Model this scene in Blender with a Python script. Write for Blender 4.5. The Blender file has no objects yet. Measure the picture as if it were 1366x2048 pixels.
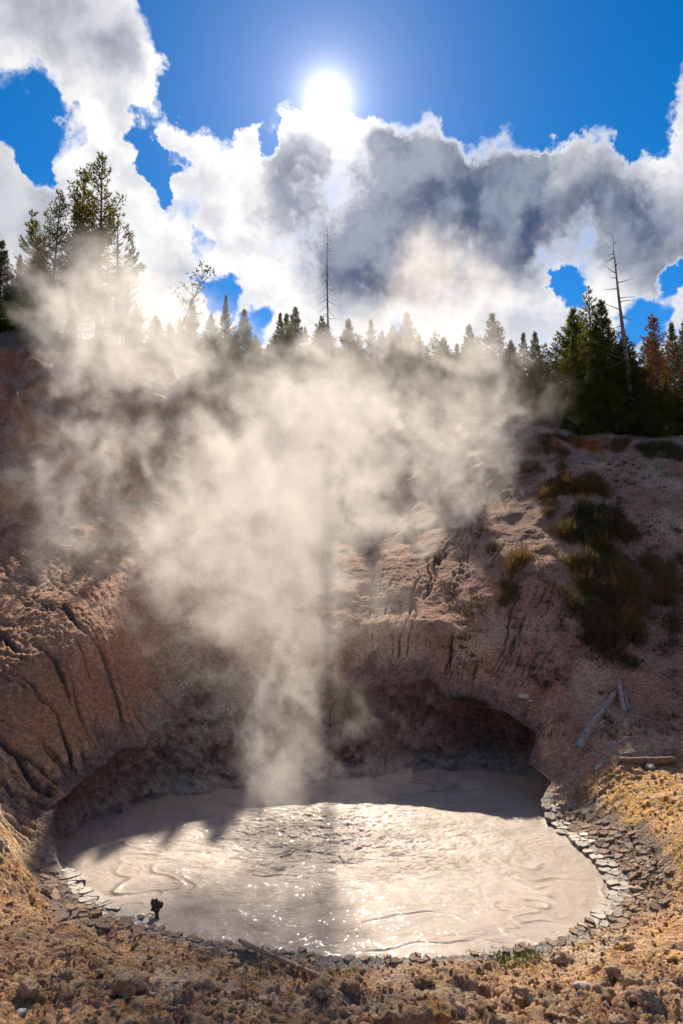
import bpy, bmesh, math, random
import numpy as np
from mathutils import Vector, Matrix

# ------------------------------------------------------------------ camera, sky, sun, exposure
scene = bpy.context.scene
COL = scene.collection
PITCH = math.radians(5.27)
FPX = 1365.0                       # focal length in photograph pixels (2048 tall)
CAM_Z = 5.0
cam_data = bpy.data.cameras.new('camera')
cam_data.sensor_fit = 'VERTICAL'
cam_data.sensor_height = 36.0
cam_data.lens = 36.0 * FPX / 2048.0
cam_data.clip_start = 0.1
cam_data.clip_end = 5000.0
cam = bpy.data.objects.new('camera', cam_data)
COL.objects.link(cam)
cam.location = (0, 0, CAM_Z)
cam.rotation_euler = (math.radians(90) + PITCH, 0, 0)
scene.camera = cam

def ray(px, py):
    u = (px - 683.0) / FPX
    v = (1024.0 - py) / FPX
    c, s = math.cos(PITCH), math.sin(PITCH)
    return np.array([u, c - v * s, s + v * c])

def at(px, py, D):
    """world point seen at a photograph pixel, D metres ahead of the camera"""
    r = ray(px, py)
    return np.array([0, 0, CAM_Z]) + r * (D / r[1])

def on_mud(px, py, z=0.0):
    r = ray(px, py)
    return np.array([0, 0, CAM_Z]) + r * ((z - CAM_Z) / r[2])

sun_dir = ray(655, 198)
sun_dir = sun_dir / np.linalg.norm(sun_dir)
SUN_EL = math.asin(sun_dir[2])
SUN_AZ = math.atan2(sun_dir[0], sun_dir[1])      # clockwise from +Y

SUN_STRENGTH = 5.0
SKY_STRENGTH = 0.09
EXPOSURE = 0.92

scene.view_settings.view_transform = 'Standard'
scene.view_settings.look = 'None'
scene.view_settings.exposure = EXPOSURE
scene.view_settings.gamma = 1.0
scene.view_settings.use_curve_mapping = False
scene.cycles.use_denoising = True
scene.cycles.use_adaptive_sampling = True
scene.cycles.adaptive_threshold = 0.03
scene.cycles.adaptive_min_samples = 12
scene.cycles.volume_bounces = 4
scene.cycles.max_bounces = 7
scene.cycles.diffuse_bounces = 3
scene.cycles.glossy_bounces = 2
scene.cycles.transmission_bounces = 2
scene.cycles.transparent_max_bounces = 64
scene.cycles.volume_step_rate = 2.2
scene.cycles.volume_max_steps = 256
scene.cycles.sample_clamp_indirect = 6.0
scene.cycles.sample_clamp_direct = 0.0

ld = bpy.data.lights.new('sun', 'SUN')
ld.energy = SUN_STRENGTH
ld.angle = math.radians(0.53)
ld.color = (1.0, 0.87, 0.70)
sun = bpy.data.objects.new('sun', ld)
COL.objects.link(sun)
sun.rotation_euler = Vector(tuple(sun_dir)).to_track_quat('Z', 'Y').to_euler()
sun.location = (0, 0, 60)


class NT:
    """small helper to wire shader / geometry node trees"""
    def __init__(self, tree):
        self.t = tree
    def node(self, kind, **props):
        n = self.t.nodes.new(kind)
        for k, v in props.items():
            setattr(n, k, v)
        return n
    def put(self, sock, val):
        if hasattr(val, 'is_output'):
            self.t.links.new(val, sock)
        else:
            try:
                sock.default_value = val
            except Exception:
                sock.default_value = tuple(val) + (1.0,)
    def math(self, op, a, b=0.0, c=0.0, clamp=False):
        n = self.node('ShaderNodeMath', operation=op, use_clamp=clamp)
        self.put(n.inputs[0], a); self.put(n.inputs[1], b); self.put(n.inputs[2], c)
        return n.outputs[0]
    def vmath(self, op, a, b=(0, 0, 0), scale=None):
        n = self.node('ShaderNodeVectorMath', operation=op)
        self.put(n.inputs[0], a); self.put(n.inputs[1], b)
        if scale is not None:
            self.put(n.inputs['Scale'], scale)
        return n.outputs['Value'] if op in ('DOT_PRODUCT', 'LENGTH', 'DISTANCE') else n.outputs['Vector']
    def mapr(self, v, a, b, c=0.0, d=1.0, interp='SMOOTHSTEP'):
        n = self.node('ShaderNodeMapRange', interpolation_type=interp)
        n.clamp = True
        self.put(n.inputs[0], v); self.put(n.inputs[1], a); self.put(n.inputs[2], b)
        self.put(n.inputs[3], c); self.put(n.inputs[4], d)
        return n.outputs[0]
    def noise(self, vec, scale, detail=3.0, rough=0.5, dist=0.0, out='Fac'):
        n = self.node('ShaderNodeTexNoise')
        if vec is not None:
            self.put(n.inputs['Vector'], vec)
        self.put(n.inputs['Scale'], scale); self.put(n.inputs['Detail'], detail)
        self.put(n.inputs['Roughness'], rough); self.put(n.inputs['Distortion'], dist)
        return n.outputs[0] if out == 'Fac' else n.outputs['Color']
    def mix(self, f, a, b, blend='MIX'):
        n = self.node('ShaderNodeMix', data_type='RGBA', blend_type=blend)
        self.put(n.inputs[0], f); self.put(n.inputs[6], a); self.put(n.inputs[7], b)
        return n.outputs[2]


def build_world():
    w = bpy.data.worlds.new('World')
    scene.world = w
    w.use_nodes = True
    t = w.node_tree
    t.nodes.clear()
    w.cycles.sampling_method = 'NONE'
    N = NT(t)
    out = N.node('ShaderNodeOutputWorld')
    bg = N.node('ShaderNodeBackground')
    bg.inputs['Strength'].default_value = SKY_STRENGTH
    t.links.new(bg.outputs[0], out.inputs[0])
    sky = N.node('ShaderNodeTexSky', sky_type='NISHITA')
    sky.sun_disc = False
    sky.sun_elevation = SUN_EL
    sky.sun_rotation = SUN_AZ
    sky.altitude = 2400
    sky.air_density = 1.0
    sky.dust_density = 0.15
    sky.ozone_density = 2.5
    tc = N.node('ShaderNodeTexCoord')
    d = N.vmath('NORMALIZE', tc.outputs['Generated'])

    def dirv(px, py):
        r = ray(px, py)
        return tuple(r / np.linalg.norm(r))

    # cumulus banks: directions in the sky, radii in degrees, weights
    banks = [
        (150, 60, 8.5, 0.62), (40, 10, 8, 0.45), (230, 160, 5.0, 0.5), (130, 150, 5, 0.45), (205, 225, 3.0, 0.35), (40, 150, 2.5, .3),
        (20, 420, 7, 0.65), (190, 320, 3.6, 0.6), (190, 470, 8, 0.65), (20, 640, 9, 0.5), (110, 300, 1.8, .35),
        (400, 340, 5.0, 0.6), (470, 290, 3.0, 0.55), (345, 245, 2.4, 0.45), (430, 270, 2.0, .3),
        (450, 450, 6, 0.6), (650, 330, 4.8, 0.65), (600, 275, 2.6, 0.5), (680, 480, 9, 0.75), (560, 560, 6, 0.5),
        (820, 300, 4.6, 0.75), (815, 240, 2.4, 0.6), (960, 350, 6, 0.75), (1000, 255, 2.4, 0.6), (900, 450, 9, 0.75),
        (1100, 310, 3.0, 0.6), (1180, 310, 3.0, 0.6), (1150, 430, 7, 0.6), (1290, 350, 4, 0.6), (1340, 430, 6, 0.6),
        (1355, 200, 3.4, 0.65), (1345, 270, 2.4, .5), (1290, 500, 5, 0.5), (1000, 600, 7, 0.5), (1240, 600, 5, 0.45), (800, 620, 10, 0.45), (380, 590, 5, 0.4), (1320, 600, 3, .4),
    ]
    clears = [
        (700, 0, 7.5, 0.9), (980, 20, 8.5, 0.9), (1230, 60, 7, .9), (440, 60, 6.0, 0.9), (400, 170, 3.6, 0.8), (720, 140, 2.6, .6), (930, 150, 3.4, .7), (35, 220, 3.4, 0.85), (1150, 170, 3.8, 0.8), (540, 190, 2.6, .7),
        (70, 300, 2.2, 0.9), (140, 265, 1.8, .7), (290, 250, 1.5, 0.8), (300, 310, 1.3, 0.8), (322, 375, 1.2, 0.9), (400, 500, 1.4, .6), (440, 575, 1.9, 0.8), (510, 655, 2.0, 0.8), (345, 330, 1.0, .6),
        (1140, 548, 1.1, .75), (1155, 590, 1.2, 0.7), (1366, 565, 1.5, .75), (1290, 650, 2.6, 0.8), (530, 285, 1.5, 0.9), (1270, 215, 2.6, 0.6), (1305, 285, 1.3, .5), (1240, 320, 1.2, .5),
    ]
    darks = [
        (970, 335, 4.4, 1.0), (850, 370, 4.5, 0.75), (900, 460, 7, 0.6), (690, 440, 6.5, 0.6), (1090, 430, 6, 0.55), (1340, 490, 4.5, 0.7), (40, 430, 5.0, 0.45), (120, 0, 5.0, 0.5),
        (590, 390, 3.2, .4), (420, 390, 3.0, .25), (1220, 430, 3.5, .4), (740, 540, 6, .4), (330, 520, 3, .25), (230, 110, 2.0, .2), (810, 280, 2.6, .45),
    ]
    wn = N.noise(d, 11.0, 5, 0.62, 0, 'Color')
    wv = N.vmath('SCALE', N.vmath('SUBTRACT', wn, (0.5, 0.5, 0.5)), scale=0.095)
    dw = N.vmath('NORMALIZE', N.vmath('ADD', d, wv))
    dw2 = N.vmath('NORMALIZE', N.vmath('ADD', d, N.vmath('SCALE', wv, scale=1.5)))
    def field(lst, grow=1.15, vec=dw):
        B = None
        for (px, py, rad, wt) in lst:
            dp = N.vmath('DOT_PRODUCT', vec, dirv(px, py))
            m = N.mapr(dp, math.cos(math.radians(rad * grow)), math.cos(math.radians(rad * 0.1)), 0.0, wt)
            B = m if B is None else N.math('ADD', B, m)
        return B
    Bp = N.math('MINIMUM', field(banks, 1.3), 0.60)
    Bn = N.math('MINIMUM', field(clears, 1.2, dw2), 0.85)
    Bd = field(darks, 1.3)

    def relief(vec, detail):
        return N.math('MULTIPLY', N.math('SUBTRACT', N.noise(vec, 10.0, detail, 0.57, 0.0), 0.5), 2.2)
    dv = N.vmath('ADD', d, N.vmath('SCALE', wv, scale=0.5))
    r0 = relief(dv, 9.0)
    sd = tuple(sun_dir)
    toward = N.vmath('NORMALIZE', N.vmath('SUBTRACT', sd, d))
    r1 = relief(N.vmath('ADD', dv, N.vmath('SCALE', toward, scale=0.032)), 4.0)
    r2 = relief(dv, 4.0)
    c = N.math('ADD', N.math('ADD', N.math('SUBTRACT', Bp, Bn), r0), -0.07)
    alpha = N.mapr(c, -0.08, 0.40)
    lit = N.mapr(N.math('SUBTRACT', r2, r1), -0.36, 0.36)
    body = N.mapr(c, 0.06, 0.50)
    far_dark = N.mapr(N.noise(d, 3.0, 2, 0.5), 0.5, 0.75, 0.0, 0.35)
    dark = N.math('MULTIPLY', N.mapr(N.math('ADD', N.math('ADD', Bd, N.math('MULTIPLY', r0, 0.25)), far_dark), 0.10, 0.98), body)
    dsun = N.vmath('DOT_PRODUCT', d, sd)
    ang = N.math('MULTIPLY', N.math('ARCCOSINE', N.math('MINIMUM', dsun, 0.999999)), 180 / math.pi)
    near = N.math('EXPONENT', N.math('MULTIPLY', ang, -1 / 10.0))
    # backlit cloud: thin rims pass the sunlight, thick cores stay grey-blue
    k = 1.0 / SKY_STRENGTH * (2.0 ** -EXPOSURE)
    white = N.mix(near, (0.93 * k, 0.93 * k, 0.94 * k, 1), (1.7 * k, 1.6 * k, 1.5 * k, 1))
    shade = N.mix(near, (0.56 * k, 0.60 * k, 0.68 * k, 1), (0.95 * k, 0.92 * k, 0.92 * k, 1))
    puff = N.mix(N.math('MULTIPLY', N.math('SUBTRACT', 1.0, lit), body), white, shade)
    core = N.mix(lit, (0.055 * k, 0.09 * k, 0.18 * k, 1), (0.30 * k, 0.345 * k, 0.44 * k, 1))
    ccol = N.mix(dark, puff, core)
    hs = N.node('ShaderNodeHueSaturation')
    hs.inputs['Saturation'].default_value = 1.4
    hs.inputs['Value'].default_value = 0.80
    t.links.new(sky.outputs[0], hs.inputs['Color'])
    col = N.mix(alpha, hs.outputs[0], ccol)
    # the sun itself and its aureole
    g1 = N.math('MULTIPLY', N.math('EXPONENT', N.math('MULTIPLY', ang, -1 / 0.8)), 4.0 * k)
    g2 = N.math('MULTIPLY', N.math('EXPONENT', N.math('MULTIPLY', ang, -1 / 4.5)), 0.50 * k)
    g = N.math('ADD', g1, g2)
    gc = N.vmath('SCALE', (1.0, 0.95, 0.95), scale=g)
    fin = N.mix(1.0, col, gc, 'ADD')
    t.links.new(fin, bg.inputs['Color'])

build_world()

# ------------------------------------------------------------------ numpy noise
_rng = np.random.RandomState(7)
_P = _rng.permutation(4096).astype(np.int64)
_G2 = np.stack([np.cos(np.linspace(0, 2 * np.pi, 4096, endpoint=False)), np.sin(np.linspace(0, 2 * np.pi, 4096, endpoint=False))], 1)[_rng.permutation(4096)]
_g = _rng.normal(size=(4096, 3)); _G3 = _g / np.linalg.norm(_g, axis=1, keepdims=True)
_V = _rng.rand(4096, 2)

def _h2(i, j, s=0):
    return _P[(_P[(i + s * 131) & 4095] + j) & 4095]

def perlin2(x, y, s=0):
    i = np.floor(x).astype(np.int64); j = np.floor(y).astype(np.int64)
    fx = x - i; fy = y - j
    u = fx * fx * fx * (fx * (fx * 6 - 15) + 10); v = fy * fy * fy * (fy * (fy * 6 - 15) + 10)
    def g(a, b):
        gr = _G2[_h2(i + a, j + b, s)]
        return gr[..., 0] * (fx - a) + gr[..., 1] * (fy - b)
    n0 = g(0, 0) * (1 - u) + g(1, 0) * u
    n1 = g(0, 1) * (1 - u) + g(1, 1) * u
    return (n0 * (1 - v) + n1 * v) * 1.4

def perlin3(x, y, z, s=0):
    i = np.floor(x).astype(np.int64); j = np.floor(y).astype(np.int64); k = np.floor(z).astype(np.int64)
    fx = x - i; fy = y - j; fz = z - k
    f = lambda t: t * t * t * (t * (t * 6 - 15) + 10)
    u, v, w = f(fx), f(fy), f(fz)
    r = 0
    for a in (0, 1):
        for b in (0, 1):
            for c in (0, 1):
                gr = _G3[_P[(_h2(i + a, j + b, s) + k + c) & 4095]]
                d = gr[..., 0] * (fx - a) + gr[..., 1] * (fy - b) + gr[..., 2] * (fz - c)
                r = r + d * (u if a else 1 - u) * (v if b else 1 - v) * (w if c else 1 - w)
    return r * 1.5

def fbm2(x, y, oct=4, s=0, gain=0.5):
    r = 0; a = 1.0; f = 1.0
    for o in range(oct):
        r = r + a * perlin2(x * f + 17.3 * o, y * f - 9.1 * o, s + o); a *= gain; f *= 2.03
    return r

def fbm3(x, y, z, oct=4, s=0, gain=0.5):
    r = 0; a = 1.0; f = 1.0
    for o in range(oct):
        r = r + a * perlin3(x * f + 17.3 * o, y * f - 9.1 * o, z * f + 3.7 * o, s + o); a *= gain; f *= 2.03
    return r

def billow2(x, y, oct=4, s=0, gain=0.5):
    r = 0; a = 1.0; f = 1.0
    for o in range(oct):
        r = r + a * np.abs(perlin2(x * f + 17.3 * o, y * f - 9.1 * o, s + o)); a *= gain; f *= 2.03
    return r

def worley2(x, y, s=0):
    i = np.floor(x).astype(np.int64); j = np.floor(y).astype(np.int64)
    f1 = np.full(x.shape, 9.0); f2 = np.full(x.shape, 9.0); cid = np.zeros(x.shape, np.int64)
    for a in (-1, 0, 1):
        for b in (-1, 0, 1):
            h = _h2(i + a, j + b, s)
            dx = i + a + _V[h, 0] - x; dy = j + b + _V[h, 1] - y
            d = np.sqrt(dx * dx + dy * dy)
            m = d < f1
            f2 = np.where(m, f1, np.minimum(f2, d)); cid = np.where(m, h, cid); f1 = np.where(m, d, f1)
    return f1, f2, cid

def sstep(a, b, x):
    t = np.clip((x - a) / (b - a), 0, 1)
    return t * t * (3 - 2 * t)

def lerp(a, b, t):
    return a + (b - a) * t

# ------------------------------------------------------------------ object helpers
def tag(o, label=None, cat=None, group=None, kind=None):
    if label: o['label'] = label
    if cat: o['category'] = cat
    if group: o['group'] = group
    if kind: o['kind'] = kind
    return o

def mesh_np(name, verts, faces, smooth=True):
    """verts (n,3) float, faces (m,3|4) int"""
    me = bpy.data.meshes.new(name)
    verts = np.ascontiguousarray(verts, np.float32); faces = np.ascontiguousarray(faces, np.int32)
    n, k = faces.shape
    me.vertices.add(len(verts)); me.vertices.foreach_set('co', verts.ravel())
    me.loops.add(n * k); me.loops.foreach_set('vertex_index', faces.ravel())
    me.polygons.add(n); me.polygons.foreach_set('loop_start', np.arange(0, n * k, k, dtype=np.int32))
    me.polygons.foreach_set('use_smooth', np.full(n, smooth, dtype=bool))
    me.update(calc_edges=True)
    return me

def link(name, me, mat=None, parent=None, loc=None):
    o = bpy.data.objects.new(name, me)
    COL.objects.link(o)
    if mat is not None and me is not None and not me.materials:
        me.materials.append(mat)
    if parent is not None:
        o.parent = parent
    if loc is not None:
        o.location = tuple(loc)
    return o

def empty(name, loc, rz=0.0):
    o = bpy.data.objects.new(name, None)
    COL.objects.link(o)
    o.location = tuple(loc); o.rotation_euler = (0, 0, rz); o.empty_display_size = 0.2
    return o

def set_col(me, rgb, name='tint'):
    a = me.color_attributes.new(name, 'FLOAT_COLOR', 'POINT')
    c = np.ones((len(rgb), 4), np.float32); c[:, :3] = rgb
    a.data.foreach_set('color', c.ravel())

def set_f(me, val, name):
    a = me.attributes.new(name, 'FLOAT', 'POINT')
    a.data.foreach_set('value', np.ascontiguousarray(val, np.float32))

def material(name):
    m = bpy.data.materials.new(name)
    m.use_nodes = True
    m.node_tree.nodes.clear()
    N = NT(m.node_tree)
    out = N.node('ShaderNodeOutputMaterial')
    b = N.node('ShaderNodeBsdfPrincipled')
    m.node_tree.links.new(b.outputs[0], out.inputs[0])
    return m, N, b, out

def attr(N, name, out='Color'):
    n = N.node('ShaderNodeAttribute', attribute_name=name)
    return n.outputs[out]

def bump(N, b, h, dist=0.02, strength=1.0):
    n = N.node('ShaderNodeBump')
    n.inputs['Strength'].default_value = strength
    n.inputs['Distance'].default_value = dist
    N.put(n.inputs['Height'], h)
    N.t.links.new(n.outputs[0], b.inputs['Normal'])
    return n

# ------------------------------------------------------------------ materials of the ground and the mud
def mat_ground():
    m, N, b, out = material('earth')
    tc = N.node('ShaderNodeTexCoord').outputs['Object']
    tint = attr(N, 'tint')
    wet = attr(N, 'wet', 'Fac')
    n1 = N.noise(tc, 9.0, 6, 0.65)
    n2 = N.noise(tc, 42.0, 4, 0.7)
    v = N.math('MULTIPLY_ADD', n1, 0.9, 0.55)
    v2 = N.math('MULTIPLY_ADD', n2, 1.7, 0.15)
    vo = N.node('ShaderNodeTexVoronoi', feature='F1')
    N.put(vo.inputs['Vector'], N.vmath('ADD', tc, N.vmath('SCALE', N.noise(tc, 6.0, 2, 0.5, 0, 'Color'), scale=0.12)))
    vo.inputs['Scale'].default_value = 19.0
    sx = N.node('ShaderNodeSeparateXYZ'); N.t.links.new(vo.outputs['Color'], sx.inputs[0])
    grain = N.mapr(sx.outputs[0], 0.15, 0.95, 0.80, 1.30, 'LINEAR')
    c = N.vmath('SCALE', tint, scale=N.math('MULTIPLY', N.math('MULTIPLY', v, v2), grain))
    c = N.mix(N.mapr(sx.outputs[1], 0.965, 0.985), c, N.vmath('SCALE', tint, scale=1.5))
    N.put(b.inputs['Base Color'], c)
    N.put(b.inputs['Roughness'], N.mapr(wet, 0, 1, 0.92, 0.33))
    b.inputs['Specular IOR Level'].default_value = 0.35
    h = N.math('ADD', N.math('MULTIPLY', N.noise(tc, 22.0, 5, 0.65), 1.0), N.math('MULTIPLY', n2, 0.5))
    h = N.math('SUBTRACT', h, N.math('MULTIPLY', N.mapr(vo.outputs['Distance'], 0.0, 0.75, 0.0, 1.0), 0.30))
    bump(N, b, h, 0.06, 0.9)
    return m

def mat_mud():
    m, N, b, out = material('wet_mud')
    tc = N.node('ShaderNodeTexCoord').outputs['Object']
    tint = attr(N, 'tint')
    n1 = N.noise(tc, 1.1, 5, 0.6, 1.2)
    c = N.vmath('SCALE', tint, scale=N.math('MULTIPLY_ADD', n1, 0.75, 0.62))
    N.put(b.inputs['Base Color'], c)
    b.inputs['Roughness'].default_value = 0.55
    b.inputs['Specular IOR Level'].default_value = 0.22
    rip = attr(N, 'ripple', 'Fac')
    st = N.vmath('MULTIPLY', tc, (1.0, 1.9, 1.0))
    h1 = N.noise(st, 5.5, 4, 0.6, 0.6)
    h2 = N.noise(st, 25.0, 3, 0.6, 0.3)
    h3 = N.noise(tc, 60.0, 2, 0.5, 0.0)
    h = N.math('MULTIPLY', N.math('ADD', N.math('MULTIPLY', h1, 0.30), N.math('MULTIPLY', h2, 0.09)), rip)
    bump(N, b, h, 0.10, 1.0)
    # the water film on top: glints where bubbles and wavelets break it
    b.inputs['Coat Weight'].default_value = 0.7
    b.inputs['Coat Roughness'].default_value = 0.055
    b.inputs['Coat IOR'].default_value = 1.33
    spots = N.mapr(N.noise(st, 8.0, 3, 0.6), 0.46, 0.66)
    hh = N.math('MULTIPLY', N.math('ADD', N.math('MULTIPLY', h3, 0.07), N.math('MULTIPLY', h2, 0.36)), N.math('MULTIPLY', spots, rip))
    n = N.node('ShaderNodeBump'); n.inputs['Strength'].default_value = 1.0; n.inputs['Distance'].default_value = 0.17
    N.put(n.inputs['Height'], N.math('ADD', hh, N.math('MULTIPLY', N.math('MULTIPLY', h1, rip), 0.34)))
    N.t.links.new(n.outputs[0], b.inputs['Coat Normal'])
    return m

M_EARTH = mat_ground()
M_MUD = mat_mud()

# ------------------------------------------------------------------ terrain: a funnel round the mud pool
CX, CY = 0.1, 12.9
TP = []      # (x, y, z) control points
def tp(px, py, D): TP.append(tuple(at(px, py, D)))
TP += [(0, 8.9, .16), (-2.5, 9.4, .16), (2.8, 9.2, .16), (0, 7.3, .62), (-4.4, 7.6, .85), (4.4, 7.3, .75), (-2.2, 7.4, .7), (2.2, 7.3, .62), (0, 4, 1.35), (-5, 4, 1.6), (5, 4, 1.5), (0, 0, 3.0), (-8, 0, 3.2), (8, 0, 3.2), (-4.6, 9.4, .42), (4.6, 9.3, .45), (5.2, 10.6, .62),
       (4.2, 10.4, .22), (4.75, 11.7, .28), (-4.5, 11.0, .35), (-5.4, 10.4, .75)]
for a in [(1366, 1640, 12.0), (1366, 1545, 14.6), (1250, 1545, 14.8), (1160, 1560, 14.7), (1366, 1400, 16.6), (1366, 1200, 19.6), (1366, 1000, 23.8), (1366, 910, 27), (1100, 885, 29),
          (1230, 1300, 18.2), (1120, 1450, 16.6), (1150, 1100, 22),
          (1110, 1545, 15.2), (1060, 1475, 16.3), (1000, 1395, 17.4), (900, 1340, 18.2), (800, 1310, 18.8), (700, 1325, 18.9), (620, 1350, 18.7),
          (500, 1345, 18.3), (400, 1330, 17.5), (330, 1400, 16.5), (285, 1480, 15.4), (262, 1580, 14.2), (180, 1635, 13.0), (110, 1680, 12.1),
          (0, 1650, 10.9), (0, 1450, 13.6), (0, 1200, 17), (0, 950, 22), (0, 660, 33), (200, 1300, 15.7), (150, 1550, 13.4), (250, 1000, 23), (250, 700, 33),
          (480, 790, 36), (683, 800, 39), (900, 840, 34), (683, 1050, 27), (900, 1080, 24), (450, 1000, 25)]:
    tp(*a)
# plateau behind the ridge and the flanks
TP += [(-40, 40, 21), (-25, 55, 22), (0, 60, 18.5), (25, 55, 15.5), (40, 40, 14), (-35, 15, 19), (30, 18, 12), (-28, -8, 9), (28, -8, 6.5), (0, -25, 4.5), (14, 34, 12.5), (20, 28, 11.5), (-22, 42, 19.5), (9, 40, 13.8)]
TP = np.array(TP)

def tps_fit(P, lam=0.02):
    n = len(P); X = P[:, :2]
    d2 = ((X[:, None] - X[None]) ** 2).sum(-1)
    K = 0.5 * d2 * np.log(d2 + 1e-9) + np.eye(n) * lam * 10
    Q = np.concatenate([np.ones((n, 1)), X], 1)
    A = np.zeros((n + 3, n + 3)); A[:n, :n] = K; A[:n, n:] = Q; A[n:, :n] = Q.T
    rhs = np.concatenate([P[:, 2], np.zeros(3)])
    return np.linalg.solve(A, rhs)
_W = tps_fit(TP)

def base_z(x, y):
    x = np.asarray(x, float); y = np.asarray(y, float)
    dx, dy = x - CX, y - CY
    r = np.sqrt(dx * dx + dy * dy) + 1e-9
    rc = np.minimum(r, 50.0)
    xx = CX + dx / r * rc; yy = CY + dy / r * rc
    z = _W[-3] + _W[-2] * xx + _W[-1] * yy
    for i in range(len(TP)):
        d2 = (xx - TP[i, 0]) ** 2 + (yy - TP[i, 1]) ** 2
        z = z + _W[i] * 0.5 * d2 * np.log(d2 + 1e-9)
    return z

def polar_curve(pts, n, smooth):
    pts = np.array(pts)
    ph = np.arctan2(pts[:, 1] - CY, pts[:, 0] - CX); r = np.hypot(pts[:, 0] - CX, pts[:, 1] - CY)
    o = np.argsort(ph); ph, r = ph[o], r[o]
    phx = np.concatenate([ph - 2 * np.pi, ph, ph + 2 * np.pi]); rx = np.concatenate([r, r, r])
    g = np.linspace(-np.pi, np.pi, n, endpoint=False)
    v = np.interp(g, phx, rx)
    k = int(smooth * n / 360)
    if k > 0:
        ker = np.hanning(2 * k + 3); ker /= ker.sum()
        v = np.convolve(np.concatenate([v[-k - 1:], v, v[:k + 1]]), ker, 'valid')
    return v

NPHI = 1300
PHI = np.linspace(-np.pi, np.pi, NPHI, endpoint=False)
rim_px = [(100, 1712), (150, 1765), (200, 1805), (300, 1852), (430, 1886), (600, 1907), (800, 1918), (950, 1910), (1100, 1882), (1190, 1835), (1228, 1785),
          (1195, 1728), (1120, 1668), (1075, 1625), (1050, 1598), (1075, 1570), (1000, 1553), (900, 1549), (750, 1556), (600, 1570), (450, 1584), (330, 1598), (262, 1612), (195, 1652), (130, 1690)]
RB = polar_curve([on_mud(*p)[:2] for p in rim_px], NPHI, 3)
RB = RB * (1 + 0.012 * perlin2(PHI * 9, PHI * 0 + 3.3, 5) + 0.006 * perlin2(PHI * 31, PHI * 0 + 1.3, 6))
lip_px = [(1110, 1545, 15.2), (1060, 1475, 16.3), (1000, 1395, 17.4), (900, 1340, 18.2), (800, 1310, 18.8), (700, 1325, 18.9), (620, 1350, 18.7), (500, 1345, 18.3), (400, 1330, 17.5), (330, 1400, 16.5), (285, 1480, 15.4), (262, 1580, 14.2), (180, 1635, 13.0), (110, 1680, 12.1)]
lip_pts = [at(*p)[:2] for p in lip_px]
for p in rim_px[1:15]:
    q = on_mud(*p)[:2]; d = q - np.array([CX, CY]); L = np.hypot(*d)
    lip_pts.append(np.array([CX, CY]) + d * (L + 0.07) / L)
RL = polar_curve(lip_pts, NPHI, 3)
# lumps along the lip
RL = RL + np.where(RL - RB > 0.3, 1, 0.1) * (0.22 * perlin2(PHI * 6, PHI * 0 + 8.1, 11) + 0.13 * perlin2(PHI * 17, PHI * 0 + 4.1, 12))
RL = np.maximum(RL, RB + 0.03)
def wrap(a): return (a + np.pi) % (2 * np.pi) - np.pi
def bumpf(ph, c, w): return np.exp(-(wrap(ph - math.radians(c)) / math.radians(w)) ** 2)

def phi_of(px, py, D):
    p = at(px, py, D); return math.degrees(math.atan2(p[1] - CY, p[0] - CX))
HOL = 0.10 + 1.25 * bumpf(PHI, phi_of(960, 1420, 17.3), 19) + 0.28 * bumpf(PHI, phi_of(330, 1500, 15.5), 22) + 0.4 * bumpf(PHI, phi_of(200, 1640, 13), 14)

dirx, diry = np.cos(PHI), np.sin(PHI)
lx, ly = CX + dirx * RL, CY + diry * RL
ZL = np.maximum(base_z(lx, ly), 0.07)
BACK = np.where(PHI > 0, sstep(math.radians(14), math.radians(34), PHI), sstep(math.radians(-162), math.radians(-178), PHI))            # 1 where there is a real wall
ZL = lerp(0.06 + 0.03 * perlin2(PHI * 40, PHI * 0 + 2.2, 13), np.minimum(ZL, np.maximum(base_z(CX + dirx * (RL + .6), CY + diry * (RL + .6)) - .05, .06)), BACK)
HOL = HOL * BACK
ROUND = BACK * np.clip(ZL * 0.22, 0, 0.5)
ZTOP = ZL - ROUND

NW = 40
ws = np.linspace(0, 1, NW)
rings_x, rings_y, rings_z = [], [], []
for w in ws:
    r = lerp(RB, RL, w ** 1.25) + HOL * np.sin(np.pi * min(1, w * 1.0)) ** 0.9
    z = lerp(-0.3, ZTOP, w)
    x = CX + dirx * r; y = CY + diry * r
    env = np.maximum(np.sin(np.pi * w), 0) ** 0.5 * BACK * np.clip(ZL / 2.2, .25, 1)
    n = fbm3(x * 0.9, y * 0.9, z * 1.3, 5, 40, 0.55)
    n2 = np.abs(perlin3(x * 2.6, y * 2.6, z * 3.2, 55)) + 0.5 * np.abs(perlin3(x * 6.1, y * 6.1, z * 7, 56)) + 0.25 * np.abs(perlin3(x * 11, y * 11, z * 12, 57))
    # wall ribs and hanging drips
    rb = perlin2(PHI * 26, z * 0.5, 61)
    off = env * (0.42 * n - 0.34 * n2 + 0.06 * rb)
    rings_x.append(x + dirx * off); rings_y.append(y + diry * off); rings_z.append(z)

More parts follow.
